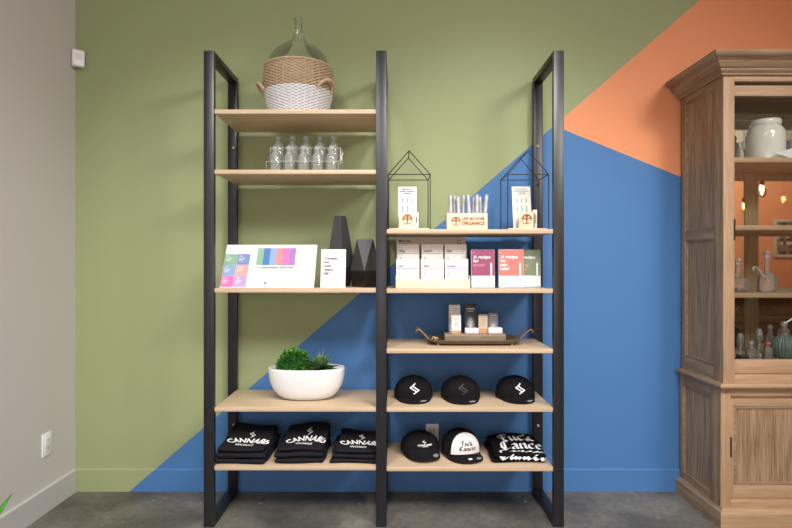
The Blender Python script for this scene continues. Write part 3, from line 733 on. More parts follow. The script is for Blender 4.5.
def rosette(cx, cy, cz, n, L, W, mt, el0=.25, el1=1.35, seed=1):
    m = MB(); q = random.Random(seed)
    for i in range(n):
        t = i/n; a = i*2.39996; el = el0+(el1-el0)*t+q.uniform(-.08, .08)
        d = Vector((math.cos(a)*math.cos(el), math.sin(a)*math.cos(el), math.sin(el)))
        leaf(m, (cx, cy, cz), d, L*(1-.25*t)*q.uniform(.85, 1.1), W, mt, bend=.12, curl=.8)
    m.build('succulent_rosette', pl, smooth=180)
rosette(X(319, 2.77), 2.77, zd+.150, 24, .112, .034, M['leafd'], .2, 1.4, 2)
rosette(X(313, 2.73), 2.73, zd+.145, 16, .055, .020, M['leafd'], .1, 1.2, 4)
rosette(X(329, 2.77), 2.77, zd+.147, 20, .042, .017, M['leafg'], .1, 1.2, 5)
rosette(X(300, 2.715), 2.715, zd+.145, 12, .032, .010, M['leafp'], .0, 1.0, 6)
m = MB()
for dx, dz_ in ((.05, .085), (-.012, .10), (.012, .09)): leaf(m, (X(321, 2.77), 2.77, zd+.150), (dx, -.01, dz_), .115, .008, M['leafp'], bend=.02, curl=.5)
m.build('pale_spikes', pl, smooth=180)

# ------------------------------------------------------------------ folded garments
def folded(cx, y0, y1, z, w_, thick, rise, i, seed, printfn=None, m=None, name='folded_shirt', taper=.0, wob=.0055, nx=44, ny=34, tilt=0):
    """one folded garment lying on z + i*thick*(lift); returns (MB, top surface function)"""
    m = m or M['shirt']; b = MB(); D = y1-y0
    def lift(u, v):
        s_ = max(0, min(1, (v-.18)/.5)); s_ = s_*s_*(3-2*s_)
        drop = .25*max(0, (v-.8)/.2)**2
        return 1+rise*(s_-drop)+.12*math.sin(u*3.1+seed)*v
    nz = lambda u, v, s_: wob*noise.noise(Vector((u*2.2+seed*3.1, v*2.6, s_*5.7)))
    def edge(u, v):
        e = (1-abs(2*u-1)**9)**(1/5) if abs(2*u-1) < 1 else 0; g = (1-abs(2*v-1)**11)**(1/5) if abs(2*v-1) < 1 else 0
        return max(0, e*g)
    def P(u, v, side):
        mid = (i+.5)*thick*lift(u, v); half = .49*thick*lift(u, v)*edge(u, v)
        xx = cx+(u-.5)*w_*(1-.06*(v > .9))+.004*math.sin(v*7+seed*2)+taper*(v-.5)
        yy = y0+v*D+.006*math.sin(u*5+seed)*(1 if v < .5 else 1.4)
        damp = min(1, i*1.0)
        zz = z+.0008+mid+side*half+(nz(u, v, i+1)*1.0 if side > 0 else nz(u, v, i)*damp)*min(1, edge(u, v)*1.2)
        zz = max(zz, z+.0008)
        return Vector((xx, yy, zz+tilt*(u-.5)*damp*0))
    us = [(1-math.cos(PI*k/nx))/2*.6+.4*k/nx for k in range(nx+1)]; vs_ = [(1-math.cos(PI*k/ny))/2*.6+.4*k/ny for k in range(ny+1)]
    for side in (1, -1):
        g = [P(u, v, side) for v in vs_ for u in us]; fs = []
        for a in range(ny):
            for c in range(nx):
                q = (a*(nx+1)+c, a*(nx+1)+c+1, (a+1)*(nx+1)+c+1, (a+1)*(nx+1)+c)
                fs.append(q if side > 0 else q[::-1])
        b.add(g, fs, m)
    def top_(uu, vv, off=.001):   # metres from front-left corner
        u = min(.999, max(.001, uu/w_)); v = min(.999, max(.001, vv/D))
        p = P(u, v, 1); return Vector((p.x, p.y, p.z+off+.0006))
    return b, top_
def logo(b, fn, u, v, s_, m):   # two interlocked chevrons
    def stroke(pts, wd):
        for (ax, ay), (bx_, by_) in zip(pts, pts[1:]):
            dx, dy = bx_-ax, by_-ay; L = math.hypot(dx, dy); ex_, ey = dx/L*wd/2, dy/L*wd/2; nx_, ny_ = -dy/L*wd/2, dx/L*wd/2
            q = [(ax-ex_+nx_, ay-ey+ny_), (bx_+ex_+nx_, by_+ey+ny_), (bx_+ex_-nx_, by_+ey-ny_), (ax-ex_-nx_, ay-ey-ny_)]
            n = 4
            for j in range(n):
                t0, t1 = j/n, (j+1)/n; lerp = lambda A, B, t: (A[0]+(B[0]-A[0])*t, A[1]+(B[1]-A[1])*t)
                r = [lerp(q[0], q[1], t0), lerp(q[0], q[1], t1), lerp(q[3], q[2], t1), lerp(q[3], q[2], t0)]
                b.add([fn(u+a*s_, v+c*s_, .0012) for a, c in r], [(3, 2, 1, 0)], m)
    stroke([(.06, .48), (-.40, .12), (.12, -.22)], .105); stroke([(-.10, .22), (.40, -.12), (-.05, -.48)], .105)
ze = SL['e']
stacks = [(X(241, 2.63), 2.622, 2.90, .250, 'left', .026), (X(299.5, 2.64), 2.632, 2.90, .238, 'middle', .026), (X(355, 2.64), 2.632, 2.89, .236, 'right', .022)]
for si, (cx, ya, yb, ww, nm_, th) in enumerate(stacks):
    for i in range(3):
        j = 0.004*math.sin(si*2+i*2.3)
        b, tf = folded(cx+j+(.012 if i == 2 else 0), ya+(.012 if i == 2 else .003*i), yb, ze, ww-(.02 if i == 2 else 0), th, (.66, .68, .5)[si], i, si*3+i, taper=.022-.01*si)
        if i == 2:
            # arched word across the chest, small word and emblem
            W = (ww-.02)*.88; L = [c for c in 'CANNABIS']; n = len(L); uc = (ww-.02)*.52
            if si == 2: uc = (ww-.02)*.50
            def arch(c0_, r=.135, v0=.070):
                def g(a, h, off=.001):
                    t = (a-c0_)/r; rr = r+h*1.25
                    return tf(c0_+rr*math.sin(t)*.92+.01, v0-r*.42+rr*math.cos(t)*.42+h*.2, off)
                return g
            gm = arch(uc)
            b.text('CANNABIS', gm, uc, .0, .040, M['print'], wid=W*1.04, align='c', bold=.03)
            b.text('WORKS', tf, uc+.002, .030, .022, M['print'], wid=W*.44, align='c', bold=.03)
            logo(b, tf, uc+.01, .124, .036, M['print'])
        lab = '%s black t-shirt of the %s folded stack on the bottom left shelf%s' % (('bottom', 'middle', 'topmost')[i], nm_, ', white lettered' if i == 2 else '')
        o = b.build('folded_shirt', loc=(cx, (ya+yb)/2, ze+i*th), smooth=180)
        tag(o, lab, 't-shirt', 'folded black t-shirts on the bottom left shelf')

# ------------------------------------------------------------------ blackletter
BL = {
 'u': [[(.0, .52), (.1, .56), (.1, .12), (.2, .02), (.36, .12)], [(.38, .58), (.38, .1), (.48, .02)]],
 'n': [[(0, .50), (.1, .56), (.1, .08), (.18, .0)], [(.1, .44), (.32, .58), (.4, .48), (.4, .1), (.5, .0)]],
 'c': [[(.4, .5), (.26, .58), (.08, .46), (.08, .14), (.22, 0), (.4, .1)]],
 'e': [[(.08, .28), (.38, .42), (.26, .58), (.08, .46), (.08, .14), (.22, 0), (.4, .1)]],
 'r': [[(0, .50), (.1, .56), (.1, .08), (.2, 0)], [(.1, .44), (.3, .58), (.4, .48)]],
 'a': [[(.08, .5), (.24, .58), (.38, .48), (.38, .1), (.48, 0)], [(.38, .34), (.12, .26), (.08, .1), (.2, 0), (.36, .12)]],
 'k': [[(.1, .95), (.1, .05), (.2, 0)], [(.1, .34), (.3, .56), (.38, .46), (.16, .3)], [(.2, .32), (.34, .06), (.48, 0)]],
 'F': [[(.02, .84), (.25, .96), (.6, .86)], [(.30, .94), (.24, .5), (.28, .15), (.12, .0)], [(.06, .46), (.5, .5)], [(.08, .8), (.04, .6)]],
 'C': [[(.56, .82), (.4, .96), (.1, .75), (.06, .3), (.28, 0), (.58, .14)], [(.3, .88), (.3, .12)]],
}
BW = {'F': .62, 'C': .66, 'u': .52, 'n': .54, 'c': .46, 'e': .46, 'r': .44, 'a': .52, 'k': .52}
def bl_width(s): return sum(BW[c] for c in s)
def blackletter(b, s, fn, u, v, k, m, wid=.13, kx=None):
    if kx: g = lambda a, h, off=0: fn(u+(a-u)*kx, h, off)
    else: g = fn
    x = u
    for c in s: b.nib(BL[c], g, x, v, k, m, wid); x += BW[c]*k
    return b

# printed shirt on the right
zE = SR['e']
b, tf = folded(X(514, 2.76), 2.655, 2.925, zE, .262, .025, .35, 0, 11, taper=-.004, m=M['hood'])
tag(b.build('folded_shirt', loc=(X(514, 2.76), 2.79, zE)), 'plain black folded t-shirt underneath the boldly printed one, bottom right shelf', 't-shirt')
b, tf = folded(X(515.5, 2.76), 2.648, 2.915, zE, .252, .025, .35, 1, 12, taper=-.004, m=M['hood'])
def tfr(a, h, off=.001): return tf(a, h, off)
blackletter(b, 'Fuck', tfr, .050, .136, .082, M['print'], .19)
blackletter(b, 'Cancer', tfr, .042, .058, .088, M['print'], .19, kx=.90)
rr_ = random.Random(5)
# broken row of the same print that wraps over the front fold
def wrap(a, h, off=.001):
    if h >= .012: return tf(a, h, off)
    p = tf(a, .012, off); return Vector((p.x, p.y-.010-off*2, p.z-.006-(.012-h)))
blackletter(b, 'Cancer', wrap, .026, -.014, .070, M['print'], .24, kx=1.08)
tag(b.build('folded_shirt', loc=(X(515.5, 2.76), 2.78, zE+.03), smooth=180), 'black folded t-shirt with large white blackletter print on the bottom right shelf', 't-shirt')

# ------------------------------------------------------------------ caps
def make_cap(label, kind, emblem, name='baseball_cap', grp='caps on the right shelves'):
    """front faces -y, origin on the shelf under the crown centre"""
    t = thing(name, label, 'cap', (0, 0, 0), grp)
    a_, bf, H = .101, .098, {'flat': .108, 'dad': .112, 'truck': .128}[kind]
    zb = {'flat': .012, 'dad': .046, 'truck': .024}[kind]
    if kind == 'flat': H = .112
    e = {'flat': .58, 'dad': .72, 'truck': .60}[kind]
    def cp_(th, tt, off=0):        # th=0 is the front
        c = math.cos(tt*PI/2); s_ = math.sin(tt*PI/2)
        R_ = max(0, 1-s_**2.5)**(1/2.2) if kind != 'dad' else max(0, 1-s_**2.6)**(1/2.2)
        z = zb*(.35+.65*max(0, math.cos(th)))*(1-tt)+0.004*(1-tt)
        fr = max(0, math.cos(th))
        lean = -.010*fr*s_ if kind != 'dad' else 0
        r1 = a_*R_+off; r2 = (bf if fr > 0 else .106)*R_+off
        seam = 1-.012*math.exp(-((math.sin(3*th+PI/2*0))**2)*60)*(1 if tt < .97 else 0)
        return Vector((math.sin(th)*r1*seam, -math.cos(th)*r2*seam+lean, z+(H-zb*.0)*s_**.92*(1-zb*0)*(1 if kind != 'dad' else 1)+off*s_*.6 - (z*s_)))
    m = MB(); nt_, nh = 60, 16; g = []
    for j in range(nh+1):
        for k in range(nt_): g.append(cp_(2*PI*k/nt_, j/nh))
    fs = [(j*nt_+k, j*nt_+(k+1) % nt_, (j+1)*nt_+(k+1) % nt_, (j+1)*nt_+k) for j in range(nh) for k in range(nt_)]
    white = kind == 'truck'
    m.add(g, fs, M['black']); m.build('crown', t, False, smooth=180)
    if white:
        m = MB(); nu, nv = 24, 20; g2 = []
        for j in range(nv+1):
            for k in range(nu+1):
                u, v = -1+2*k/nu, j/nv
                g2.append(cp_(u*.84*(1-v**5)**.45 if v < 1 else 0, .01+v*.80, .0022))
        m.add(g2, [(j*(nu+1)+k, j*(nu+1)+k+1, (j+1)*(nu+1)+k+1, (j+1)*(nu+1)+k) for j in range(nv) for k in range(nu)], M['capwhite']); m.build('front_panel', t, False, smooth=180)
    m = MB(); m.lathe([(.009, 0), (.0085, .004), (0, .0065)], (0, 0 if kind == 'dad' else -.0, H-.001), M['black'], 16); m.build('button', t, False)
    # brim
    bl, drop, wid = {'flat': (.055, .004, .087), 'dad': (.070, .030, .088), 'truck': (.070, .016, .094)}[kind]
    m = MB(); nu, nv = 30, 8; thk = .003
    base_z = zb+.003
    def brim(a, b_, off=0):        # a -1..1 across, b_ 0..1 outwards
        th = a*PI/2*.98; p = cp_(th*.93, 0)
        out_x = math.sin(th)*wid; out_y = -(bf-.02)*max(0, math.cos(th))**.75-(bl+.02)*max(0, math.cos(th))**.62
        x = p.x*(1-b_)+out_x*b_; y = p.y*(1-b_)+out_y*b_
        side = min(1, (x/wid)**2)
        if kind == 'flat': z = base_z*(1-b_)*(1-side*.5)+.003+.004*b_*(1-side)
        elif kind == 'dad': z = (p.z+.002)*(1-b_**.8)+(.022*(1-side)**.9+.004)*b_**.8
        else: z = base_z*(1-side*.95)-drop*.62*b_*(1-side)+.003*(1-b_)
        return Vector((x, y, max(z, .0035)+off))
    for side, off in ((1, 0), (-1, -thk)):
        g = [brim(-1+2*k/nu, j/nv, off) for j in range(nv+1) for k in range(nu+1)]
        f_ = [(j*(nu+1)+k, j*(nu+1)+k+1, (j+1)*(nu+1)+k+1, (j+1)*(nu+1)+k) for j in range(nv) for k in range(nu)]
        m.add(g, f_ if side < 0 else [q[::-1] for q in f_], M['black'])
    g = [brim(-1+2*k/nu, 1, o_) for k in range(nu+1) for o_ in (0, -thk)]
    m.add(g, [(2*k, 2*k+1, 2*k+3, 2*k+2) for k in range(nu)], M['black']); br = m.build('brim', t, False, smooth=60)
    m = MB(); n = 20; ca, cb = .37, .70
    if kind == 'flat': ca, cb = .34, .66
    g = [brim(ca, cb, .0012)]+[brim(ca+.16*math.cos(2*PI*k/n), cb+.17*math.sin(2*PI*k/n), .0012) for k in range(n)]
    m.add(g, [(0, 1+(k+1) % n, 1+k) for k in range(n)], M['sticker']); m.build('size_sticker', br, False)
    if kind == 'truck':
        m = MB(); g = [brim(-.10, .62, .0012), brim(.03, .55, .0012), brim(.06, .72, .0012), brim(-.08, .82, .0012)]; m.add(g, [(0, 1, 2, 3)], M['print']); m.build('white_tag', br, False)
    # emblem on the crown surface
    def ef(u, v, off=.001):
        s_ = max(0, min(.999, v/H)); tt = math.asin(s_**(1/.92))*2/PI
        return cp_(u/a_*1.02, tt, off+(.0032 if kind == 'truck' else .0012))
    m = MB()
    if emblem == 'white': logo(m, ef, .0, .058, .056, M['print'])
    elif emblem == 'black': logo(m, ef, .0, .058, .056, M['mutedemb'])
    elif emblem == 'works':
        m.text('CANNABIS', ef, 0, .042, .013, M['print'], wid=.076, align='c', bold=.035)
        m.text('WORKS', ef, .0, .029, .009, M['print'], wid=.034, align='c', bold=.02); logo(m, ef, -.002, .070, .022, M['print'])
    else:
        k = .030; blackletter(m, 'Fuck', ef, -bl_width('Fuck')*k/2-.002, .060, k, M['ink'], .2)
        k = .029; blackletter(m, 'Cancer', ef, -bl_width('Cancer')*k/2+.003, .030, k, M['ink'], .2)
    m.build('emblem', t, False, smooth=180)
    return t
zD = SR['d']
def at(t, px, Y, z, rz, sc=1.0): t.location = (X(px, Y), Y, z); t.rotation_euler = (0, 0, math.radians(rz)); t.scale = (sc, sc, sc)
c1 = make_cap('black flat-brim cap with white angular emblem beside the middle post', 'flat', 'white'); at(c1, 413.3, 2.81, zD, 2)
c2 = make_cap('plain black flat-brim cap with dark emblem between two white-emblem caps', 'flat', 'black'); at(c2, 460.5, 2.80, zD, 1)
c3 = copytree(c1); c3['label'] = 'black flat-brim cap with white angular emblem at the right end of its shelf'; at(c3, 515, 2.81, zD, 3)
c4 = make_cap('black curved-brim cap with small white lettering on the bottom right shelf', 'dad', 'works'); at(c4, 420, 2.80, zE, 13)
c5 = make_cap('black trucker cap with white front panel and blackletter words', 'truck', 'fc'); at(c5, 460.5, 2.79, zE, 14)

# ------------------------------------------------------------------ right bay, top shelf: wire houses and dispensers
za = SR['a']
def house(pxc, hw, label):
    yF, yB = 2.68, 2.86; xc = X(pxc, yF); t = thing('wire_house', label, 'decoration', (xc, 2.77, za), 'wire house frames on the top right shelf')
    m = MB(); r = .0024; ez = Z(174.4, yF); pz = Z(150.8, yF)
    pt = lambda x, y, z: (x, y, z)
    for y in (yF, yB):
        for a_, b_ in (((xc-hw, za+r), (xc-hw, ez)), ((xc+hw, za+r), (xc+hw, ez)), ((xc-hw, ez), (xc, pz)), ((xc, pz), (xc+hw, ez)), ((xc-hw, ez), (xc+hw, ez)), ((xc-hw, za+r), (xc+hw, za+r))):
            m.tube([(a_[0], y, a_[1]), (b_[0], y, b_[1])], r, M['wire'], 8)
    for x, z in ((xc-hw, ez), (xc+hw, ez), (xc, pz), (xc-hw, za+r), (xc+hw, za+r)): m.tube([(x, yF, z), (x, yB, z)], r, M['wire'], 8)
    m.build('wire_frame', t)
    MB().box(xc-hw+.004, xc+hw-.004, yF+.004, yB-.004, za+.0006, za+.010, M['birch'], .001).build('base_board', t)
    return za+.010
hz = house(409.2, .1045, 'black wire house frame on the left, touching the middle post')
house(528.2, .1015, 'black wire house frame on the right, in front of the blue wall')
def treelogo(m, fn, u, v, r, c_in):
    n = 28
    m.add([fn(u, v, .0008)]+[fn(u+r*math.cos(2*PI*k/n), v+r*math.sin(2*PI*k/n), .0008) for k in range(n)], [(0, 1+k, 1+(k+1) % n) for k in range(n)], M['bronze'])
    for s_ in (-1, 1):
        m.poly(fn, [(u+s_*r*.12, v-r*.85), (u+s_*r*.14, v-r*.15), (u+s_*r*.5, v+r*.02), (u+s_*r*.88, v-r*.15), (u+s_*r*.72, v-r*.6)][::s_], c_in, .0012)
        m.poly(fn, [(u+s_*r*.14, v+r*.15), (u+s_*r*.35, v+r*.62), (u+s_*r*.62, v+r*.3)][::s_], c_in, .0012)
def penset(pxa, pya, Y, card_px, rot, label_b, label_c, label_s, tilt, green=False):
    # wooden block
    x0 = X(pxa[0], Y); x1 = X(pxa[1], Y); z0 = hz+.0006; hgt = .080; cx = (x0+x1)/2; hw = (x1-x0)/2; D = .055
    R_ = Matrix.Translation((cx, Y, z0)) @ Matrix.Rotation(rot, 4, 'Z')
    m = MB(); m.box(-hw, hw, 0, D, 0, hgt, M['birch'], .001, R_)
    f0 = planefn(R_ @ Vector((-hw, 0, 0)), R_.to_3x3() @ Vector((1, 0, 0)), (0, 0, 1))
    treelogo(m, f0, hw*1.15, .046, .026, M['birch'])
    tag(m.build('wooden_block', loc=(cx, Y, z0)), label_b, 'block', 'wooden logo blocks in the wire houses')
    # card standing behind
    Yc = Y+D+.02; c0_ = X(card_px[0], Yc); cw_ = X(card_px[1], Yc)-c0_; ch_ = Z(card_px[2], Yc)-z0
    f1 = planefn((c0_, Yc, z0), Vector((1, 0, 0)), Vector((-tilt, .06, 1)))
    m = MB(); m.slab(f1, cw_, ch_, .003, M['white'] if not green else M['offw'])
    for r, (t, wd) in enumerate((('Discover your', .055), ('perfect companion', .078), ('wellness', .04))):
        m.text(t, f1, cw_/2, ch_-.016-r*.011, .006, M['inkblue'] if not green else M['s_green'], wid=wd*.95, align='c', bold=.04)
    for q in (.25, .5, .75):
        m.rect(f1, cw_*q-.003, cw_*q+.003, ch_*.40, ch_*.72, M['s_lblue'] if not green else M['s_green'])
        m.rect(f1, cw_*q-.003, cw_*q+.003, ch_*.55, ch_*.62, M['white'], .0009)
    tag(m.build('info_card', loc=(c0_+cw_/2, Yc, z0)), label_c, 'card', 'cards standing in the wire houses')
    return cx, hw, z0
cx, hw, z0 = penset((399, 413.6), 0, 2.715, (398, 416.8, 186.2), 0, 'pale wooden block with tree logo in the left wire house', 'white card with blue text standing in the left wire house', '', 0)
m = MB(); x0 = X(414.2, 2.72); m.box(x0, x0+.022, 2.722, 2.745, z0, z0+.082, M['white'], .001); m.rect(front(x0, 2.722, z0), .007, .015, .03, .06, M['inkgrey'], .0008)
tag(m.build('slim_carton', loc=(x0+.011, 2.73, z0)), 'slim white carton right of the block in the left wire house', 'box', 'slim cartons in the wire houses')
cx, hw, z0 = penset((518.8, 532.8), 0, 2.705, (513.5, 532, 186), math.radians(-24), 'pale wooden block with tree logo in the right wire house', 'pale green card tilted back in the right wire house', '', .03, True)
m = MB(); x0 = X(533.8, 2.75); m.box(x0, x0+.021, 2.765, 2.788, z0, z0+.100, M['offw'], .001); m.rect(front(x0, 2.765, z0), .005, .016, .03, .075, M['s_green'], .0008)
tag(m.build('slim_carton', loc=(x0+.01, 2.77, z0)), 'slim white and green carton behind the block in the right wire house', 'box', 'slim cartons in the wire houses')
# pen holder
Yp = 2.672; x0, x1 = X(446.9, Yp), X(487.6, Yp); hh = .084
dh = thing('pen_holder', 'pale wooden block holder with burnt logo, centre of the top right shelf', 'holder', ((x0+x1)/2, Yp+.03, za))
m = MB(); m.box(x0, x1, Yp, Yp+.07, za, za+hh, M['birch'], .0015); f0 = front(x0, Yp, za)
treelogo(m, f0, .045, .044, .0225, M['birch'])
m.text('LIFE BLOOM', f0, .073, .050, .0135, M['bronze'], wid=.112, bold=.03); m.text('ORGANICS', f0, .073, .026, .0165, M['bronze'], wid=.114, bold=.04)
m.build('block', dh)
vp = thing('vape_pen', '', 'pen', (0, 0, 0), 'clear capped pens in the wooden holder')
MB().lathe([(0, 0), (.0085, 0), (.0085, .07), (.0085, .072)], (0, 0, 0), M['acrylic'], 16, close=True).build('barrel', vp, False)
MB().lathe([(0, .005), (.0068, .005), (.0068, .040), (.0050, .043), (.0050, .056), (.0068, .060), (.0068, .074), (.0058, .078), (.0058, .100), (.003, .108), (0, .108)], (0, 0, 0), M['whiteg'], 14).build('cartridge', vp, False)
MB().lathe([(.0078, .072), (.0082, .074), (.0082, .112), (.007, .116), (0, .117)], (0, 0, 0), M['acrylic'], 16).build('cap', vp, False)
pens = [450.6, 454.6, 458.8, 463.0, 469.2, 473.4, 477.0, 481.0, 485.0]
ords = ['leftmost', 'second', 'third', 'fourth', 'fifth', 'sixth', 'seventh', 'eighth', 'rightmost']
for i, p in enumerate(pens):
    v_ = vp if i == 0 else copytree(vp)
    yy = Yp+.020+.026*(i % 2); v_.location = (X(p, yy), yy, za+hh+.0005-(.008 if i in (2, 5, 7) else 0))
    v_.scale = (1.22, 1.22, .81)
    v_.rotation_euler = (0, math.radians([0, 0, -3, 3, -4, 2, 0, -4, 5][i]), 0)
    v_['label'] = '%s clear capped pen from the left in the wooden logo holder' % ords[i] if i != 8 else 'rightmost clear capped pen in the wooden logo holder'

# ------------------------------------------------------------------ right bay, second shelf
zb_ = SR['b']
Yf = 2.66
ct = thing('carton_display_tray', 'cream display tray with kraft header holding six small cartons', 'display tray', (X(433, 2.70), 2.72, zb_))
x0, x1 = X(395.8, Yf), X(470.3, Yf)
m = MB(); m.box(x0, x1, Yf, Yf+.004, zb_, zb_+.044, M['birch'], .0008); m.box(x0, x1, Yf+.004, Yf+.15, zb_, zb_+.004, M['birch'])
m.box(x0, x0+.003, Yf+.004, Yf+.15, zb_, zb_+.062, M['birch']); m.box(x1-.003, x1, Yf+.004, Yf+.15, zb_, zb_+.062, M['birch'])
m.box(x0+.003, x1-.003, Yf+.066, Yf+.070, zb_+.004, zb_+.06, M['birch'])
m.add([(x0+.18, Yf-.0006, zb_+.016), (x0+.186, Yf-.0006, zb_+.016), (x0+.186, Yf-.0006, zb_+.019), (x0+.18, Yf-.0006, zb_+.019)], [(0, 1, 2, 3)], M['inkgrey'])
m.build('tray', ct)
Yh = Yf+.15; h0, h1 = X(396.2, Yh), X(465.4, Yh); zh = Z(236.6, Yh)
m = MB(); m.box(h0, h1, Yh, Yh+.005, zb_+.0005, zh, M['kraft'], .0008); f0 = front(h0, Yh, zh-.05)
m.text('Meet the', f0, .014, .022, .012, M['ink'], bold=.02); m.text('collection', f0, .014, .006, .010, M['inkgrey']); m.rect(f0, .318, .338, .012, .032, M['inkgrey']); m.rect(f0, .321, .335, .016, .028, M['kraft'], .001)
m.build('header_card', ct)
words = [['calm', 'relief', 'arouse'], ['sleep', 'passion', 'bliss']]
lines = [['s_blue', 's_coral', 's_pink'], ['s_blue', 's_purple', 's_lblue']]
for r in (0, 1):
    Yc = Yf+.010+.066*r; zq = zb_+(.0045 if r == 0 else .0045); toppy = (259, 244.2)[r]
    edges = ([(396.3, 419.4), (420.9, 443.9), (445.1, 468.2)], [(397, 419.2), (421.6, 443.2), (444.8, 466.6)])[r]
    for c, (a, b_) in enumerate(edges):
        xa_, xb_ = X(a, Yc), X(b_, Yc); zt_ = Z(toppy, Yc)
        m = MB(); m.box(xa_, xb_, Yc, Yc+.052, zq, zt_, M['offw'], .0012)
        f0 = front(xa_, Yc, zt_); W_ = xb_-xa_
        ln = .045
        m.rect(f0, .0015, W_-.0015, -ln-.0025, -ln, M[lines[r][c]])
        m.text(words[r][c], f0, .010, -ln+.006, .0105, M['inkgrey'], bold=.03)
        m.text('s', f0, .012, -.016, .007, M['inkgrey'])
        m.rect(f0, .014, .020, -.074, -.068, M['inkgrey'])
        ux = W_-.026; m.rect(f0, ux, ux+.0012, -.105, -.034, M['kraft']); m.rect(f0, ux+.008, ux+.0092, -.105, -.034, M['kraft']); m.rect(f0, ux, ux+.009, -.036, -.0345, M['inkgrey'])
        tag(m.build('product_carton', loc=((xa_+xb_)/2, Yc+.026, zq)), 'white carton reading %s, %s of the %s row in the tray' % (words[r][c], ('left', 'middle', 'right')[c], ('front', 'rear')[r]), 'carton', 'white cartons in the cream tray')
def recipe(pa, pb, Y, toppy, colour, lines_, label, depth=.018, whitefrac=.32, rot=0):
    xa_, xb_ = X(pa, Y), X(pb, Y); W_ = xb_-xa_; H_ = Z(toppy, Y)-zb_
    t = thing('recipe_booklet', label, 'booklet', ((xa_+xb_)/2, Y, zb_), 'recipe booklets on the second right shelf')
    f0 = planefn((xa_, Y, zb_+.0006), (math.cos(rot), math.sin(rot), 0), Vector((0, .05, 1)))
    m = MB(); m.slab(f0, W_, H_, depth, M['white']); m.rect(f0, .0006, W_-.0006, H_*whitefrac, H_-.0006, M[colour])
    m.text('s', f0, .009, H_-.018, .008, M['print'])
    for i, (s_, bo) in enumerate(lines_): m.text(s_, f0, .009, H_-.044-i*.0195, .0145 if bo else .0135, M['print'] if bo else M['s_peach'], wid=.086 if s_ == 'A recipe' else None, bold=.03 if bo else .01)
    for i in range(4): m.rect(f0, .012, W_*.7-.006*(i % 2), H_*.25-i*.011, H_*.25-i*.011+.0012, M['kraft'])
    px0 = W_-.022; m.rect(f0, px0, px0+.009, H_*whitefrac+.002, H_*whitefrac+.060, M['print'], .0013); m.rect(f0, px0+.002, px0+.007, H_*whitefrac+.060, H_*whitefrac+.066, M['print'], .0013)
    for q in (.015, .03, .045): m.rect(f0, px0, px0+.009, H_*whitefrac+q, H_*whitefrac+q+.001, M['inkgrey'], .002)
    m.build('booklet', t)
    m = MB(); f1 = lambda u, v, off=0: f0(u, v, off+.0035); m.slab(f1, W_, H_*whitefrac*.12, .003, M['acrylic']); m.build('clear_stand', t)
recipe(471.6, 494.9, 2.675, 249.6, 'magenta', [('A recipe', 1), ('for', 1), ('arousal', 0)], 'magenta recipe booklet standing right of the carton tray')
recipe(499.0, 523.8, 2.665, 249.4, 'coral', [('A recipe', 1), ('for', 1), ('pain', 1), ('relief', 1)], 'coral recipe booklet standing in front of the green one')
recipe(516.6, 540.8, 2.71, 249.8, 'olive', [('A recipe', 1), ('for', 1), ('feeling', 0), ('good', 0)], 'sage green recipe booklet half hidden behind the coral one')

# ------------------------------------------------------------------ right bay, third shelf: tray
zc_ = SR['c']
tx, ty = X(473.2, 2.79), 2.79
tr = thing('serving_tray', 'dark metal serving tray with curled handles on the third right shelf', 'tray', (tx, ty, zc_))
def rring(a_, b_, z, n=48, p=5): 
    return [(tx+a_*math.copysign(abs(math.cos(2*PI*k/n))**(2/p), math.cos(2*PI*k/n)), ty+b_*math.copysign(abs(math.sin(2*PI*k/n))**(2/p), math.sin(2*PI*k/n)), zc_+z) for k in range(n)]
m = MB(); prof = [(.205, .085, .008), (.212, .092, .010), (.232, .104, .024), (.241, .110, .028), (.241, .110, .031), (.230, .102, .028), (.208, .088, .014), (.2, .082, .0125)]
vs_ = [p for a_, b_, z in prof for p in rring(a_, b_, z)]; n = 48
fs = [(i*n+k, i*n+(k+1) % n, (i+1)*n+(k+1) % n, (i+1)*n+k) for i in range(len(prof)-1) for k in range(n)]
fs += [tuple(range(n))[::-1], tuple((len(prof)-1)*n+k for k in range(n))]
m.add(vs_, fs, M['traymetal']); m.build('dish', tr)
for sx in (-1, 1):
    for sy in (-1, 1):
        MB().lathe([(0, 0), (.005, 0), (.008, .005), (.005, .0105), (0, .0105)], (tx+sx*.185, ty+sy*.07, zc_), M['brass'], 14).build('foot', tr)
    pts = []
    for (dx, dz_) in ((.230, .026), (.244, .040), (.260, .056), (.274, .070), (.285, .077), (.296, .073), (.297, .063)): pts.append((tx+sx*dx, ty-.045, zc_+dz_))
    q = [(p[0], ty+.045, p[2]) for p in pts]
    MB().tube(pts+[(tx+sx*.298, ty, zc_+.061)]+q[::-1], .0045, M['traymetal'], 8).build('handle', tr)
ptop = zc_+.0128
m = MB(); xa_, xb_ = X(445, 2.73), X(506, 2.73); m.box(xa_, xb_, 2.735, 2.83, ptop, ptop+.042, M['plinthwood'], .002)
tag(m.build('wooden_riser', loc=((xa_+xb_)/2, 2.78, ptop)), 'grey brown wooden riser block lying in the metal tray', 'riser')
pz_ = ptop+.0425
def agave(m, f0, u, v, sx, sy, mt):
    for i in range(-5, 6):
        a = i*.27; d = .0011; e = lambda q, w_: (u+math.sin(a)*sx*q+math.cos(a)*w_, v+math.cos(a)*sy*q-math.sin(a)*w_)
        m.poly(f0, [e(.05, -d*.5), e(.6, -d), e(1, 0), e(.6, d), e(.05, d*.5)][::-1], mt, .0012)
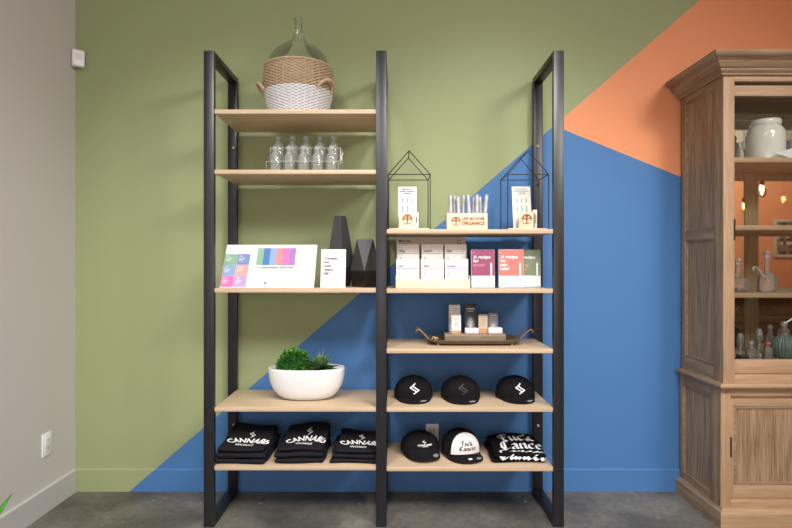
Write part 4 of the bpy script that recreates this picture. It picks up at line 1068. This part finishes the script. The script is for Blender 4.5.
def carton(pa, pb, Y, top_py, zb0, mt, label, deco, D=.03, group='small cartons standing on the wooden riser'):
    xa_, xb_ = X(pa, Y), X(pb, Y); zt_ = Z(top_py, Y); W_ = xb_-xa_; H_ = zt_-zb0
    m = MB(); m.box(xa_, xb_, Y, Y+D, zb0, zt_, M[mt], .001); f0 = front(xa_, Y, zb0)
    if deco == 'band': m.rect(f0, .0008, W_-.0008, .001, H_*.17, M['kraftdark']); m.rect(f0, W_*.25, W_*.75, H_*.74, H_*.75, M['inkgrey']); m.text('O', f0, W_/2, H_*.4, .016, M['inkgrey'], align='c')
    if deco == 'band2': m.rect(f0, .0008, W_-.0008, .001, H_*.25, M['kraftdark']); m.rect(f0, .0008, W_-.0008, H_*.93, H_*.985, M['s_lblue']); [m.rect(f0, W_*.2, W_*.8, H_*(.75-.1*i), H_*(.76-.1*i), M['inkgrey']) for i in range(4)]
    if deco == 'plain': m.rect(f0, W_*.3, W_*.7, H_*.86, H_*.875, M['inkgrey']); m.rect(f0, W_*.3, W_*.6, H_*.80, H_*.81, M['inkgrey']); m.rect(f0, .0008, .006, H_*.30, H_*.55, M['s_lblue'])
    if deco == 'agave': agave(m, f0, W_/2, H_*.12, W_*.46, H_*.5, M['print']); m.rect(f0, W_*.15, W_*.85, H_*.84, H_*.865, M['print']); m.rect(f0, W_*.25, W_*.75, H_*.76, H_*.775, M['print'])
    if deco == 'agave2': agave(m, f0, W_/2, H_*.14, W_*.46, H_*.42, M['print']); m.rect(f0, W_*.2, W_*.8, H_*.86, H_*.88, M['print'])
    return tag(m.build('small_carton', loc=((xa_+xb_)/2, Y+D/2, zb0)), label, 'carton', group)
carton(449.2, 460.2, 2.792, 305, pz_, 'offw', 'tall cream carton at the left rear of the wooden riser', 'plain')
carton(451.4, 461.0, 2.745, 315, pz_, 'white', 'short white carton with kraft base at the left front of the riser', 'band')
carton(464.6, 476.4, 2.785, 304.6, pz_, 'charc', 'tall charcoal carton with white agave picture on the riser', 'agave')
carton(478.7, 487.6, 2.765, 314.8, pz_, 'tan', 'tan carton with kraft base between the two agave cartons', 'band2')
carton(488.3, 498, 2.785, 312.7, pz_, 'greyc', 'grey carton with white agave picture at the right of the riser', 'agave2')
for pa, pb, tp, lb in ((465.2, 479, 328.2, 'white soap block in front of the charcoal agave carton'), (488.5, 502.8, 327.7, 'white soap block in front of the grey agave carton')):
    Y = 2.742; m = MB(); xa_, xb_ = X(pa, Y), X(pb, Y); m.box(xa_, xb_, Y, Y+.036, pz_, Z(tp, Y), M['whiteg'], .006)
    tag(m.build('soap_block', loc=((xa_+xb_)/2, Y+.018, pz_)), lb, 'soap', 'white soap blocks on the riser')
# dried bits lying in the tray
for i, (px, Y) in enumerate(((437, 2.77), (440, 2.75), (434, 2.80), (441, 2.80))):
    x = X(px, Y); m = MB(); m.tube([(x-.012, Y, ptop+.004), (x-.004, Y+.004, ptop+.018), (x+.006, Y-.003, ptop+.014), (x+.012, Y+.006, ptop+.004)], [.002, .006, .006, .002], M['kraftdark'] if i % 2 == 0 else M['hinge'], 7)
    tag(m.build('dried_pod', loc=(x, Y, ptop)), 'small dried brown pod lying in the left end of the tray', 'pod', 'dried pods in the tray')

# ------------------------------------------------------------------ plant at the lower left corner
gx, gy = -1.665, 1.98
pp = thing('potted_plant', 'potted plant with long green leaves, one tip at the lower left', 'plant', (gx, gy, 0))
MB().lathe([(0, 0), (.07, 0), (.078, .01), (.095, .19), (.098, .2), (.09, .2), (.086, .18), (0, .18)], (gx, gy, 0), M['terracotta'], 32).build('pot', pp)
MB().lathe([(0, .186), (.086, .182)], (gx, gy, 0), M['soil'], 24).build('soil', pp)
def blade(p0, p1, W_, sag):
    m = MB(); p0, p1 = Vector(p0), Vector(p1); n = 10; vs_ = []
    s_ = (p1-p0).cross(Vector((0, 1, .2))).normalized()
    for i in range(n+1):
        t = i/n; c = p0+(p1-p0)*t+Vector((0, 0, sag*4*t*(1-t))); ww = W_*math.sin(PI*min(1, .12+t*.88))**.8 if t < 1 else 0.0005
        vs_ += [c-s_*ww/2, c+Vector((0, .004, 0)), c+s_*ww/2]
    fs = []
    for i in range(n): a = i*3; fs += [(a, a+1, a+4, a+3), (a+1, a+2, a+5, a+4)]
    m.add(vs_, fs, M['leafg']); m.build('leaf', pp, smooth=180)
blade((gx, gy, .185), (X(12, 2.1), 2.1, Z(493.5, 2.1)), .038, -.035)
for dx, dy, dz_ in ((-.08, .05, .38), (-.02, -.2, .40), (.02, -.12, .50), (-.09, -.1, .30)): blade((gx, gy, .185), (gx+dx, gy+dy, .185+dz_), .034, .03)

# ------------------------------------------------------------------ rest of the shop, seen in the cabinet's mirror
def pendant(x, y, z, label, s_=1):
    t = thing('pendant_lamp', label, 'lamp', (x, y, CH), 'bare bulb pendants')
    MB().tube([(x, y, CH), (x, y, z+.10)], .004, M['wire'], 6).build('cord', t)
    MB().lathe([(0, .11), (.012, .11), (.02, .10), (.02, .06), (.016, .055)], (x, y, z), M['hinge'], 18).build('socket', t)
    b = MB().lathe([(.015, .06), (.018, .045), (.032, .01), (.034, -.02), (.024, -.05), (0, -.062)], (x, y, z), M['amberbulb'], 24).build('bulb', t, smooth=180)
    m = MB(); m.tube([(x, y, z+.04), (x+.004, y, z+.01), (x, y, z-.025), (x-.004, y, z+.01), (x, y, z+.04)], .013, M['filament'], 8); m.build('filament', b)
pendant(3.13, 1.36, 1.90, 'glowing bare bulb pendant, the larger one mirrored in the cabinet')
pendant(4.21, -.55, 1.965, 'glowing bare bulb pendant, the smaller one mirrored in the cabinet')
pf = thing('framed_picture', 'cream framed dark mosaic print on the orange wall, mirrored in the cabinet', 'picture', (6.75, BY+.02, 1.7))
xa_, xb_, z0, z1 = 6.32, 7.16, 1.38, 2.02; m = MB(); t_ = .05
for q in ((xa_, xa_+t_, z0, z1), (xb_-t_, xb_, z0, z1), (xa_+t_, xb_-t_, z0, z0+t_), (xa_+t_, xb_-t_, z1-t_, z1)): m.box(q[0], q[1], BY+.002, BY+.03, q[2], q[3], M['cream'], .003)
m.build('frame', pf)
m = MB(); rr_ = random.Random(8)
for i in range(14):
    for j in range(10):
        a0 = xa_+t_+(xb_-xa_-2*t_)*i/14; a1 = xa_+t_+(xb_-xa_-2*t_)*(i+1)/14; b0 = z0+t_+(z1-z0-2*t_)*j/10; b1 = z0+t_+(z1-z0-2*t_)*(j+1)/10
        m.add([(a1, BY+.012, b0), (a0, BY+.012, b0), (a0, BY+.012, b1), (a1, BY+.012, b1)], [(0, 1, 2, 3)], M[rr_.choice(['charc', 'olive', 'traymetal', 'plinthwood', 'hinge', 'kraft'])])
m.build('print', pf)
cn = thing('shop_counter', 'long brown plank counter along the far orange wall, mirrored in the cabinet', 'counter', (4.8, BY+.4, 0))
m = MB()
for j in range(5): m.box(2.6, 7.2, BY+.15, BY+.62, .02+j*.148, .02+j*.148+.144, M['counterwood'], .004)
m.build('plank_front', cn); MB().box(2.55, 7.25, BY+.12, BY+.68, .762, .80, M['plinthwood'], .004).build('worktop', cn)
